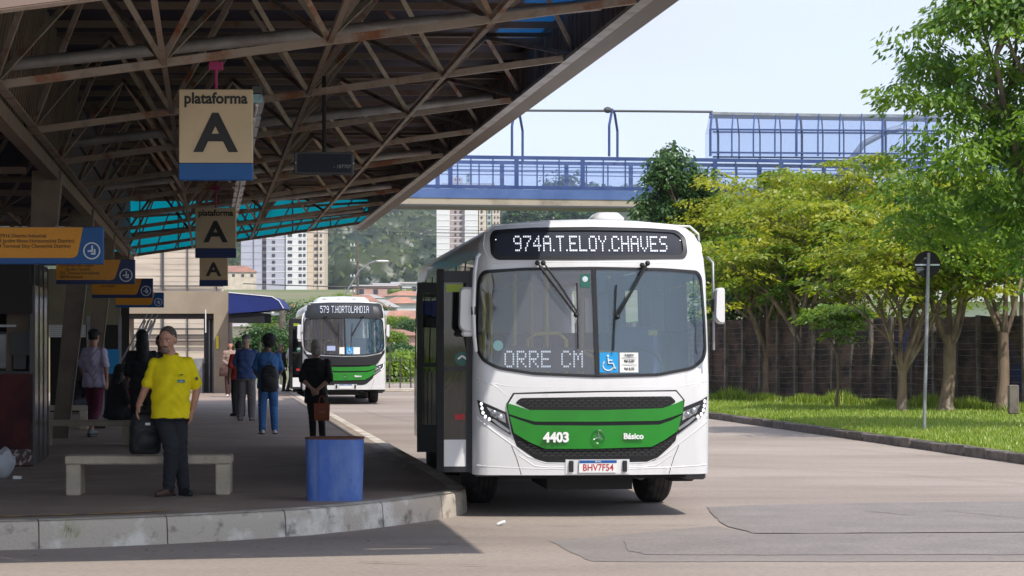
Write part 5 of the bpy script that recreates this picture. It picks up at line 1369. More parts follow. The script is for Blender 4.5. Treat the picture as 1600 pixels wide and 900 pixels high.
def hand(mb, w, d, pn, curl=.5, s=1.0, side=1):
    w = Vector(w); d = Vector(d).normalized(); pn = Vector(pn); pn = (pn - d * pn.dot(d)).normalized(); x = d.cross(pn) * side
    rot = Matrix((x, d, pn)).transposed()
    mb.ell(w + d * .045 * s, (.040 * s, .052 * s, .016 * s), 12, 8, rot)
    mb.ell(w + d * .005 * s, (.026 * s, .03 * s, .019 * s), 10, 6, rot)
    for i, (o, L) in enumerate(((-.030, .062), (-.010, .074), (.010, .070), (.029, .054))):
        b = w + d * .080 * s + x * o * s; a = .15 + curl * .8 + .1 * i * curl
        p1 = b + (d * math.cos(a * .5) + pn * math.sin(a * .5)) * L * .45 * s + x * o * .15 * s; p2 = p1 + (d * math.cos(a * 1.2) + pn * math.sin(a * 1.2)) * L * .32 * s; p3 = p2 + (d * math.cos(a * 1.7) + pn * math.sin(a * 1.7)) * L * .25 * s
        mb.tube([b - d * .02 * s, b, p1, p2, p3], [.0098 * s, .0098 * s, .0088 * s, .008 * s, .006 * s], 8)
    t0 = w + d * .02 * s - x * .028 * s; t1 = t0 + (d * .7 - x * .6 + pn * .25).normalized() * .04 * s; t2 = t1 + (d * .95 - x * .15 + pn * .3).normalized() * .035 * s
    mb.tube([t0, t1, t2], [.014 * s, .0115 * s, .008 * s], 8)
SK = {'tan': mat('skin_tan', (.58, .31, .21), .5, c2=(.42, .20, .135), scale=6), 'brown': mat('skin_brown', (.24, .12, .075), .55, c2=(.2, .10, .06), scale=6), 'light': mat('skin_light', (.50, .30, .22), .55, c2=(.44, .25, .18), scale=6)}
def cloth(name, c, c2=None, rough=.85): return mat(name, c, rough, c2=c2 or tuple(x * .8 for x in c), scale=5, lo=.4, hi=.65, bump=.25, bscale=70)
CL = {'yellow': cloth('yellow_polo_cloth', (.90, .74, .0), (.82, .65, .0)), 'navy': cloth('dark_jeans', (.018, .019, .026)), 'black': cloth('black_cloth', (.012, .012, .013)), 'denimblue': cloth('bright_denim', (.035, .13, .34), (.06, .18, .42)),
      'shirtblue': cloth('blue_shirt', (.035, .075, .22), (.05, .10, .26)), 'greytrouser': cloth('grey_trousers', (.16, .15, .155)), 'lilac': cloth('lilac_tshirt', (.62, .56, .74), (.54, .49, .66)), 'maroon': cloth('maroon_shorts', (.15, .02, .05)),
      'pink': cloth('pink_top', (.42, .03, .11)), 'brown': cloth('brown_trousers', (.07, .03, .025)), 'beige': cloth('beige_top', (.32, .22, .18)), 'redshirt': cloth('red_shirt', (.40, .03, .02)), 'white': cloth('white_shirt', (.6, .6, .64)), 'grey': cloth('grey_jeans', (.075, .085, .10)), 'bag': cloth('black_nylon', (.010, .010, .012), rough=.6)}
HR = {'black': mat('black_hair', (.008, .007, .007), .6, bump=.5, bscale=120), 'grey': mat('grey_hair', (.52, .47, .40), .7, c2=(.32, .28, .24), scale=30, stretch=(4, 4, .6), lo=.35, hi=.65, bump=.6, bscale=120), 'short': mat('short_grey_brown_hair', (.075, .05, .04), .85, c2=(.13, .10, .09), scale=40), 'beard': mat('grey_beard', (.24, .20, .18), .9, c2=(.14, .11, .10), scale=60), 'brown': mat('dark_brown_hair', (.022, .013, .010), .6)}
SH = {'brown': mat('brown_leather', (.09, .045, .03), .5), 'black': mat('black_shoe', (.015, .014, .014), .5), 'white': mat('white_shoe', (.62, .6, .6), .6), 'grey': mat('grey_shoe', (.2, .2, .2), .7), 'sole': mat('dark_sole', (.02, .02, .02), .8)}
def folds(t, amp, zk, za):
    me = t.data; nv = len(me.vertices); co = np.empty(nv * 3); me.vertices.foreach_get('co', co); co = co.reshape(-1, 3); no = np.array([v.normal[:] for v in me.vertices])
    z = co[:, 2]; w = .5 + 1.6 * np.exp(-((z - zk) / .10) ** 2) + 1.8 * np.exp(-((z - za) / .09) ** 2) + .9 * np.exp(-((z - .80) / .08) ** 2)
    f = amp * w * np.sin(z * 85 + 2.5 * np.sin(co[:, 0] * 26) + 2 * np.sin(co[:, 1] * 31)); co += no * f[:, None]; me.vertices.foreach_set('co', co.ravel()); me.update()
def person(px, yfeet, Hm, face, label, J=None, top=None, sleeve='short', legs=None, legto='ankle', shoes='black', hair='short', hm='black', sk='tan', fat=0.0, vox=.014, detail=False, hem=.84, dY=0.0, group=None, collar=False, seated=False, headturn=0.0, headpitch=0.0, legw=1.0, arms_curl=.4, sw=1.0, zoff=0, hs=1.0, skirt=None, buttons=False):
    Y = 5772 / (yfeet - 538); X_ = (px - 800) * Y / 3700
    R = empty('person', (X_, Y + dY, PZ + zoff), face, label, 'person', group); s = Hm / 1.72; R.scale = (s, s, s)
    j = dict(head=(0, -.01, 1.615), neck=(0, .01, 1.45), hip=(0, 0, .90), shl=(-.168, .0, 1.375), shr=(.168, .0, 1.375), ell=(-.225, .03, 1.11), elr=(.225, .03, 1.11), wrl=(-.235, -.05, .87), wrr=(.235, -.05, .87),
             knl=(-.10, -.03, .49), knr=(.10, -.03, .49), anl=(-.10, .02, .085), anr=(.10, .02, .085), tol=(-.13, -.17, .03), tor=(.13, -.17, .03), hdl=(0, -.1, -1), hdr=(0, -.1, -1), pnl=(1, 0, 0), pnr=(-1, 0, 0))
    j.update(J or {})
    V = {k: Vector(v) for k, v in j.items()}
    hip, neck = V['hip'], V['neck']; ax = neck - hip; L = ax.length; k_ = L / .55
    def tp(t, rx, ry, oy=0): c = hip + ax * t; return (c.z, c.x, c.y + oy, rx, ry)
    def prof(g, t0=-.16):
        f = fat
        return [tp(t0, .168 + g + f * .7, .118 + g + f * .8, -f * .4), tp(0.0, .167 + g + f * .5, .115 + g + f * .7, -f * .4), tp(.22, .152 + g + f * .9, .108 + g + f * 1.2, -f * .8), tp(.42, .150 + g + f * .9, .110 + g + f * 1.1, -f * .6), tp(.62, .163 * sw + g + f * .5, .116 + g + f * .6), tp(.78, .172 * sw + g, .108 + g * .8), tp(.88, .150 * sw + g, .090 + g * .6), tp(.94, .100 + g, .075 + g * .5), tp(.99, .064 + g * .5, .060 + g * .5)]
    B = MB()
    torso(B, prof(0)); B.tube([neck + Vector((0, .01, -.05)), neck, V['head'] + Vector((0, .02, -.05))], [.062, .054, .051], 14)
    hd = V['head']; rot = Matrix.Rotation(headturn, 3, 'Z') @ Matrix.Rotation(headpitch, 3, 'X')
    def hp(x, y, z): return hd + rot @ (Vector((x, y, z)) * hs)
    Bell = B.ell
    B.ell = lambda c, r, n=12, m=8, rot=None, mi=0: Bell(c, tuple(q * hs for q in r), n, m, rot, mi)
    B.ell(hp(0, .012, .025), (.077, .096, .092), 18, 12, rot); B.ell(hp(0, -.022, -.045), (.060, .070, .068), 16, 10, rot); B.ell(hp(0, -.050, -.085), (.036, .036, .026), 12, 8, rot)
    if detail:
        B.ell(hp(0, -.092, -.012), (.013, .020, .028), 10, 8, rot); B.ell(hp(0, -.100, -.030), (.019, .018, .014), 10, 8, rot); B.ell(hp(0, -.078, .018), (.052, .020, .012), 12, 6, rot)
        B.ell(hp(0, -.083, -.066), (.026, .012, .012), 10, 6, rot)
        for q in (-1, 1): B.ell(hp(q * .044, -.060, -.030), (.020, .016, .022), 10, 6, rot)
    else: B.ell(hp(0, -.092, -.018), (.015, .020, .026), 8, 6, rot)
    for q in (-1, 1): B.ell(hp(q * .079, .008, -.012), (.011, .022, .034), 8, 6, rot)
    B.ell = Bell
    for a in ('l', 'r'):
        q = -1 if a == 'l' else 1
        limb(B, [neck + Vector((q * .02, .01, -.045)), V['sh' + a] + Vector((-q * .02, 0, .0))], [.050, .048], 12)
        limb(B, [V['sh' + a], V['el' + a], V['wr' + a]], [.052, .043, .028], 12)
        hand(B, V['wr' + a], V['hd' + a], V['pn' + a], arms_curl, 1.0, q)
        h0 = hip + Vector((q * .085, 0, -.03)); limb(B, [h0, V['kn' + a], V['an' + a]], [.085, .055, .040], 14)
        limb(B, [V['an' + a] + Vector((0, .02, -.03)), V['an' + a].lerp(V['to' + a], .6)], [.026, .018], 10)
    remeshed('body', B, vox * (.72 if not detail else .6), SK[sk], R, 3)
    # trousers or skirt
    if legs:
        B = MB(); torso(B, prof(.008, -.17)[0:3] + [tp(.30, .155 + fat, .11 + fat)])
        for a in ('l', 'r'):
            q = -1 if a == 'l' else 1; kn, an = V['kn' + a], V['an' + a]; h0 = hip + Vector((q * .080, 0, -.03)); w = legw
            if legto == 'ankle': pts = [h0, kn, kn.lerp(an, .55), an + Vector((0, .0, .0))]; rr = [.103, .074 * w, .066 * w, .058 * w]
            elif legto == 'knee': pts = [h0, h0.lerp(kn, .5), kn.lerp(an, .12)]; rr = [.105, .095, .090]
            else: pts = [h0, kn, kn.lerp(an, .7)]; rr = [.105, .075, .062]
            limb(B, pts, rr, 14)
        t = remeshed('trousers', B, vox * .8, legs, R, 3); folds(t, .0018, V['knl'].z, V['anl'].z)
    if skirt:
        B = MB(); torso(B, [tp(-1.2, .27, .22), tp(-.6, .23, .18), tp(0, .18, .13), tp(.2, .16, .12)]); remeshed('skirt', B, vox, skirt, R, 2)
    for a in ('l', 'r'):
        an, to = V['an' + a], V['to' + a]; B = MB(); d = (to - an); d.z = 0; d.normalize()
        heel = Vector((an.x, an.y, 0)) - d * .045 + Vector((0, 0, an.z - .085)); 
        limb(B, [heel + Vector((0, 0, .040)), heel + d * .12 + Vector((0, 0, .042)), heel + d * .225 + Vector((0, 0, .030))], [.040, .043, .030], 12)
        limb(B, [heel + d * .03 + Vector((0, 0, .05)), heel + d * .05 + Vector((0, 0, .09))], [.04, .040], 10)
        sh = remeshed('shoe', B, .010, SH[shoes] if not isinstance(shoes, dict) else SH[shoes[a]], R, 2)
        x = d.cross(Vector((0, 0, 1))); b = MB(); b.rings([[heel + Vector((0, 0, z)) + d * u + x * v for u, v in ((-.035, -.03), (-.035, .03), (.05, .04), (.16, .046), (.235, .022), (.235, -.022), (.16, -.046), (.05, -.04))] for z in (.0, .018)]); b.build('sole', SH['sole'], sh)
    if top:
        B = MB(); t0 = (hem - hip.z) / ax.z if not seated else -.12
        pr = prof(.016 + fat * .1, t0)
        if t0 > -.02: pr = [pr[0]] + [p for p in pr[1:] if p[0] > pr[0][0] + .02]
        torso(B, pr)
        for a in ('l', 'r'):
            el, wr, sh = V['el' + a], V['wr' + a], V['sh' + a]; q = -1 if a == 'l' else 1
            limb(B, [neck + Vector((q * .025, .01, -.062)), sh + Vector((-q * .02, 0, -.006))], [.055, .060])
            if sleeve == 'short': limb(B, [sh, sh.lerp(el, .45), sh.lerp(el, .84)], [.062, .061, .066])
            elif sleeve == 'elbow': limb(B, [sh, el, el.lerp(wr, .12)], [.062, .060, .060])
            elif sleeve == 'long': limb(B, [sh, el, wr], [.064, .055, .040])
            elif sleeve == 'none': B.ell(sh, (.055,) * 3)
        t = remeshed('shirt', B, vox * .75, top, R, 4)
        # cloth folds: real relief
        me = t.data; nv = len(me.vertices); co = np.empty(nv * 3); me.vertices.foreach_get('co', co); co = co.reshape(-1, 3)
        no = np.array([v.normal[:] for v in me.vertices])
        f = .0035 * np.sin(co[:, 2] * 55 + co[:, 0] * 30 + 3 * np.sin(co[:, 0] * 17 + co[:, 1] * 11)) + .0045 * np.sin(co[:, 0] * 38 - co[:, 2] * 16 + 2 * np.sin(co[:, 2] * 9))
        co += no * f[:, None]; me.vertices.foreach_set('co', co.ravel()); me.update()
        if collar:
            B = MB()
            for q in (-1, 1):
                B.add([tuple(neck + Vector(p)) for p in ((q * .004, -.094, -.062), (q * .062, -.055, .004), (q * .070, .0, .018), (q * .088, -.03, -.030), (q * .058, -.100, -.070))], [(0, 1, 3, 4), (1, 2, 3)])
            B.tube([neck + Vector((  .066 * math.cos(t_), .010 + .064 * math.sin(t_), .002 + .014 * math.sin(t_))) for t_ in [2 * PI * k / 20 for k in range(21)]], .015, 8)
            remeshed('collar', B, .007, top, R, 2) if False else B.build('collar', top, R, smooth=True)
            b = MB(); b.bar(neck + Vector((0, -.112, -.07)), neck + Vector((0, -.132, -.20)), .028, .006, up=(0, -1, 0)); b.build('placket', top, R)
    # hair
    B = MB(); Bell2 = B.ell; B.ell = lambda c, r, n=12, m=8, rot=None, mi=0: Bell2(c, tuple(q * hs for q in r), n, m, rot, mi)
    if hair in ('short', 'crop', 'bob', 'long', 'curly', 'cap', 'bun'):
        g = {'crop': .004, 'short': .009, 'bob': .018, 'long': .014, 'curly': .045, 'cap': .006, 'bun': .012}[hair]
        B.ell(hp(0, .022, .034), (.078 + g, .094 + g, .088 + g), 20, 12, rot)
        cut = .0
        if hair in ('short', 'crop', 'cap'): B.ell(hp(0, .045, -.01), (.074 + g, .070 + g, .075), 16, 10, rot)
        if hair == 'bob': B.ell(hp(0, .030, -.045), (.098, .085, .10), 16, 10, rot); B.ell(hp(0, .05, -.09), (.085, .06, .06), 14, 8, rot)
        if hair == 'curly': B.ell(hp(0, .035, .02), (.12, .12, .125), 18, 12, rot)
        if hair == 'bun': B.ell(hp(0, .10, .03), (.045, .045, .045), 12, 8, rot); B.ell(hp(0, .04, -.02), (.08, .07, .08), 14, 8, rot)
        if hair == 'long': limb(B, [hp(0, .045, 0), hp(0, .085, -.16), hp(0, .085, -.34), hp(.0, .08, -.42)], [.088, .10, .09, .05], 14); B.ell(hp(0, .06, -.10), (.105, .07, .12), 14, 8, rot)
    # keep the face free: clip points in front of the hairline
    h = remeshed('hair', B, .009, HR[hm], R, 2)
    me = h.data; inv = rot.inverted()
    if hair != 'curly' or True:
        bm = bmesh.new(); bm.from_mesh(me); n_ = rot @ Vector((0, -1, -.55 if hair not in ('crop',) else -.75)).normalized()
        co = hp(0, -.048 if hair not in ('crop',) else -.040, .050 if hair != 'crop' else .052)
        # remove the part that would cover the face: below hairline and in front of the ears
        dl = []
        for v in bm.verts:
            l = inv @ (v.co - hd)
            if l.y < -.015 - .0 and l.z < .050 - (l.y + .015) * -.25 and abs(l.x) < .5: dl.append(v)
            elif hair in ('crop', 'short') and l.z < .0 and l.y < .012: dl.append(v)
            elif hair in ('crop', 'short', 'cap') and l.z < -.055: dl.append(v)
        bmesh.ops.delete(bm, geom=dl, context='VERTS'); bm.to_mesh(me); bm.free()
    if hair in ('curly', 'long', 'bob'):
        nv = len(me.vertices)
        for v in me.vertices: v.co += v.normal * (.010 if hair == 'curly' else .006) * noise.noise(v.co * (45 if hair == 'curly' else 28))
    if hair == 'cap':
        pass
    if detail:
        for q in (-1, 1):
            MB().ell(hp(q * .031, -.080, .004), (.0125, .008, .0065), 12, 8, rot).build('eye', M['white2'], R, smooth=True)
            MB().ell(hp(q * .031, -.0865, .004), (.0055, .003, .0055), 10, 6, rot).build('iris', M['ink'], R, smooth=True)
            b = MB(); b.tube([hp(q * .014, -.093, .020), hp(q * .033, -.092, .026), hp(q * .052, -.080, .020)], [.003, .0042, .002], 6); b.build('eyebrow', HR['short'], R)
        b = MB(); b.tube([hp(-.022, -.090, -.063), hp(0, -.097, -.061), hp(.022, -.090, -.063)], [.002, .004, .002], 6); b.build('lips', mat('lips', (.28, .11, .09), .5), R)
        b = MB(); b.tube([hp(-.032, -.086, -.070), hp(-.026, -.094, -.052), hp(0, -.102, -.046), hp(.026, -.094, -.052), hp(.032, -.086, -.070)], [.006, .007, .008, .007, .006], 8)
        b.ell(hp(0, -.072, -.094), (.040, .026, .024), 14, 8, rot); b.ell(hp(0, -.087, -.080), (.022, .012, .012), 12, 6, rot); remeshed('beard', b, .005, HR['beard'], R, 2)
    return R, V, hp, rot
def cap_on(R, hp, rot, m, brim=True):
    b = MB(); b.ell(hp(0, .018, .055), (.092, .110, .072), 20, 10, rot); o = remeshed('cap', b, .009, m, R, 2)
    if brim:
        b = MB(); vs = [hp(.088 * math.cos(t), -.05 - .09 * math.sin(t), .050 - .01 * math.sin(t)) for t in [PI * k / 12 for k in range(13)]]
        b.rings([[v + Vector((0, 0, z)) for v in vs] for z in (0, .008)]); b.build('cap_peak', m, R)

# the man in yellow
YM, V, hp, rot = person(269, 775, 1.725, .10, 'man in bright yellow polo shirt and dark jeans standing at the front bench', dict(
    hip=(-.015, .0, .88), neck=(-.01, .01, 1.445), head=(-.045, -.03, 1.605), shl=(-.178, .0, 1.355), shr=(.172, .0, 1.365), ell=(-.265, -.02, 1.115), wrl=(-.335, -.15, .93), elr=(.255, .03, 1.10), wrr=(.205, -.03, .87),
    knl=(-.005, -.07, .485), anl=(-.035, -.02, .085), tol=(-.15, -.17, .03), knr=(.075, .02, .485), anr=(.115, .07, .085), tor=(.19, -.10, .03), hdl=(-.15, -.25, -.9), hdr=(-.10, -.12, -1), pnl=(.9, .2, .1), pnr=(-1, .1, 0)),
    top=CL['yellow'], sleeve='short', legs=CL['navy'], shoes={'l': 'brown', 'r': 'black'}, hair='crop', hm='short', fat=.030, vox=.012, detail=True, hem=.80, collar=True, headturn=-.30, headpitch=.20, arms_curl=.45, sw=1.04, legw=1.08, hs=1.09)
o = MB().box(-.13 + .19, -.055 + .19, -.1665, -.163, 1.165, 1.195).build('chest_badge', M['teal'], YM)
MB().box(.075, .12, -.1675, -.1662, 1.178, 1.183).build('badge_stripe', M['signwhite'], YM)
MB().bar((.02, -.158, 1.235), (.15, -.160, 1.232), .004, .003).build('pocket_edge', cloth('pocket_shadowed_cloth', (.6, .5, .0)), YM)
MB().ell((.10, -.163, 1.245), (.022, .004, .006), 10, 6).build('pen_clip', M['ink'], YM)
MB().ell((.252, -.066, 1.205), (.014, .006, .020), 12, 6).build('sleeve_patch', M['greend'], YM)
def blob_bag(name, parent_loc, face, label, cat, r, m, strap=True, s=1.0):
    R = empty(name, parent_loc, face, label, cat)
    B = MB(); a, c, h = r
    B.rings([[(a * k * math.copysign(abs(math.cos(t)) ** .6, math.cos(t)), c * k * math.copysign(abs(math.sin(t)) ** .6, math.sin(t)), z * h) for t in [2 * PI * q / 24 for q in range(24)]] for z, k in ((0, .86), (.08, .98), (.4, 1.0), (.75, .93), (.92, .75), (1, .4))])
    B.ell((0, -c * .9, h * .32), (a * .7, c * .35, h * .24), 16, 10)
    o = remeshed('sack', B, .012, m, R, 3)
    for v in o.data.vertices: v.co += v.normal * .012 * noise.noise(v.co * 9)
    MB().tube([(-.04, 0, h * .97), (-.035, 0, h + .05), (.035, 0, h + .05), (.04, 0, h * .97)], .010, 6).build('handle', m, R)
    if strap:
        for q in (-1, 1): MB().tube([(q * a * .5, c * .9, h * .9), (q * a * .6, c * 1.35, h * .6), (q * a * .7, c * 1.0, h * .1)], .014, 6).build('strap', m, R)
    b = MB(); b.tube([(-a * .8, -c * .95, h * .62), (0, -c * 1.12, h * .66), (a * .8, -c * .95, h * .62)], .004, 5); b.build('zip', M['greyd'], R)
    return R
kb = 5772 / 237
Bg = blob_bag('backpack', at(227, 709, kb + .12), .3, 'black backpack resting on the front bench beside the man in yellow', 'backpack', (.165, .12, .44), CL['bag'])
MB().box(-.02, .03, -.135, -.129, .30, .325).build('tag_label', M['white2'], Bg)
# the others, seen mostly from behind (face = PI looks away from the camera)
def back(dx): return PI + dx
P, V, hp, rot = person(495, 697, 1.61, back(-.1), 'woman with grey bob in black, hands clasped behind her back holding an orange bag', dict(
    ell=(-.235, .10, 1.10), elr=(.235, .10, 1.10), wrl=(-.055, .185, .935), wrr=(.055, .19, .95), hdl=(.6, .1, -.6), hdr=(-.7, .1, -.5), pnl=(0, -1, 0), pnr=(0, -1, 0), knl=(-.075, 0, .48), knr=(.075, 0, .48), anl=(-.10, .0, .085), anr=(.055, .03, .085), tol=(-.22, -.12, .03), tor=(.09, -.16, .03), hip=(0.01, 0, .88)),
    top=CL['black'], sleeve='elbow', legs=CL['black'], hair='bob', hm='grey', sk='light', hem=.70, legw=.86, fat=.012)
hb_ = bpy.data.objects
R = empty('handbag', at(503, 657, 5772 / 159 - .24), .05, 'orange tote bag held behind the back of the woman in black', 'bag')
M['orange'] = mat('orange_leather', (.42, .085, .02), .5, c2=(.36, .07, .02), scale=6)
b = MB(); b.rings([[(x, y, z) for x, y in ((-w, -d), (w, -d), (w, d), (-w, d))] for z, w, d in ((0, .105, .04), (.02, .115, .045), (.25, .122, .03), (.262, .12, .02))]); b.build('body', M['orange'], R, smooth=30)
MB().tube([(-.05, 0, .255), (-.03, 0, .35), (0, 0, .38), (.03, 0, .35), (.05, 0, .255)], .008, 6).build('handle', M['orange'], R)
MB().box(-.04, .05, -.052, -.047, .12, .145).build('stamp', mat('orange_stamp', (.5, .16, .08), .5), R)
P, V, hp, rot = person(419, 678, 1.70, back(.15), 'woman in blue top and bright blue jeans with curly black hair, a black backpack on', dict(ell=(-.235, -.02, 1.12), elr=(.235, -.02, 1.12), wrl=(-.16, -.18, 1.02), wrr=(.17, -.18, 1.0), hdl=(.5, -.8, .1), hdr=(-.5, -.8, .1), anl=(-.115, .02, .085), anr=(.105, .02, .085)),
    top=CL['denimblue'], sleeve='short', legs=CL['denimblue'], shoes='white', hair='curly', hm='black', sk='brown', headturn=.8, hem=.80, fat=.014, legw=1.05)
blob_bag('backpack', at(421, 612, 5772 / 140 - .26), PI * 0 + .1, 'black backpack worn by the woman in blue jeans', 'backpack', (.155, .10, .46), CL['bag'], strap=False)
P, V, hp, rot = person(385, 657, 1.75, back(-.05), 'older man in grey cap, dark blue shirt and grey trousers seen from behind', dict(ell=(-.24, -.03, 1.12), elr=(.24, -.03, 1.12), wrl=(-.2, -.16, .98), wrr=(.2, -.16, .98), anl=(-.11, .02, .085), anr=(.13, .02, .085)),
    top=CL['shirtblue'], sleeve='short', legs=CL['greytrouser'], shoes='grey', hair='cap', hm='grey', sk='tan', hem=.84, fat=.022, legw=1.22)
cap_on(P, hp, rot, cloth('grey_cap', (.13, .14, .135)))
P, V, hp, rot = person(373, 650, 1.62, back(.5), 'person in a red top mostly hidden behind the older man in the cap', None, top=CL['redshirt'], legs=CL['black'], hair='short', hm='black', sk='brown')
P, V, hp, rot = person(360, 620, 1.65, .25, 'woman in beige top and brown trousers with long dark hair by the gateway pillar', dict(wrl=(-.1, -.17, 1.0), hdl=(.6, -.5, .1), anl=(-.08, .0, .085), anr=(.09, -.04, .085)),
    top=CL['beige'], sleeve='long', legs=CL['brown'], shoes='white', hair='long', hm='brown', sk='tan', headturn=-.3, legw=1.15)
blob_bag('shoulder_bag', at(350, 588, 70.4 - .2), .3, 'dark shoulder bag of the woman by the gateway pillar', 'bag', (.14, .08, .3), CL['brown'], strap=False)
P, V, hp, rot = person(438, 612, 1.60, back(-.6), 'dark clothed woman stepping towards the open door of the far bus', dict(hip=(0, .0, .88), neck=(0, -.05, 1.43), head=(0, -.07, 1.59), knl=(-.07, -.16, .50), anl=(-.06, -.10, .085), tol=(-.07, -.28, .03), knr=(.08, .08, .48), anr=(.08, .36, .12), tor=(.08, .24, .03)),
    top=CL['black'], sleeve='long', legs=CL['black'], hair='long', hm='brown', sk='tan')
P, V, hp, rot = person(455, 613, 1.72, back(-.7), 'man in white shirt about to board the far bus, dark trousers', dict(knl=(-.07, -.10, .50), anr=(.08, .16, .10)), top=CL['white'], sleeve='short', legs=CL['navy'], hair='short', hm='black', sk='brown', dY=.6)
blob_bag('backpack', at(462, 575, 77.2), .2, 'blue backpack worn by the man boarding the far bus', 'backpack', (.16, .11, .46), CL['shirtblue'], strap=False)
P, V, hp, rot = person(147, 683, 1.80, back(-.35), 'man in pale lilac T-shirt, black cap and maroon shorts walking away past the benches', dict(ell=(-.25, .06, 1.13), elr=(.25, -.02, 1.13), wrl=(-.26, .05, .90), wrr=(.24, -.14, .92), knl=(-.08, .02, .49), anl=(-.07, .22, .13), tol=(-.07, .10, .04), knr=(.09, -.10, .50), anr=(.10, -.08, .085), tor=(.12, -.26, .03)),
    top=CL['lilac'], sleeve='short', legs=CL['maroon'], legto='calf', shoes='grey', hair='cap', hm='black', sk='tan', hem=.80, fat=.024, legw=1.1)
cap_on(P, hp, rot, CL['black'])
P, V, hp, rot = person(222, 698, 1.76, back(.25), 'tall woman in black with long black hair behind the yellow shirted man', dict(wrl=(-.2, -.2, 1.0), wrr=(.2, -.2, 1.0)), top=CL['black'], sleeve='elbow', legs=CL['black'], hair='long', hm='black', sk='brown', fat=.02)
P, V, hp, rot = person(251, 682, 1.70, .1, 'dark haired person half hidden behind the head of the man in yellow', None, top=CL['black'], legs=CL['black'], hair='short', hm='black', sk='brown')
SEAT = dict(hip=(0, .02, .52), neck=(0, -.06, 1.02), head=(0, -.11, 1.17), shl=(-.17, -.05, .96), shr=(.17, -.05, .96), ell=(-.22, -.10, .72), elr=(.22, -.10, .72), wrl=(-.12, -.30, .62), wrr=(.12, -.30, .62), knl=(-.12, -.42, .50), knr=(.12, -.42, .50), anl=(-.12, -.38, .085), anr=(.12, -.40, .085), tol=(-.13, -.57, .03), tor=(.13, -.58, .03), hdl=(.1, -.9, -.3), hdr=(-.1, -.9, -.3))
person(176, 697, 1.66, back(-1.0), 'seated woman in black with long black hair on the second bench', SEAT, top=CL['black'], sleeve='elbow', legs=CL['black'], shoes='black', hair='long', hm='black', sk='tan', seated=True, fat=.035, dY=.22, sw=1.1)
S2 = dict(SEAT); S2['head'] = (0, -.10, 1.20)
person(203, 690, 1.62, back(-1.35), 'seated woman in pink top next to the seated woman in black', S2, top=CL['pink'], sleeve='short', legs=CL['black'], shoes='black', hair='bun', hm='black', sk='tan', seated=True, dY=.15)
S3 = dict(SEAT); S3.update(neck=(0, -.16, .93), head=(0, -.27, 1.03), shl=(-.17, -.15, .88), shr=(.17, -.15, .88), ell=(-.22, -.26, .62), elr=(.22, -.26, .62), wrl=(-.08, -.42, .56), wrr=(.08, -.42, .56))
person(112, 670, 1.70, back(-1.3), 'dark clothed person in grey jeans slumped forward on the farthest bench', S3, top=CL['black'], sleeve='short', legs=CL['grey'], shoes='black', hair='long', hm='black', sk='tan', seated=True, dY=.15)
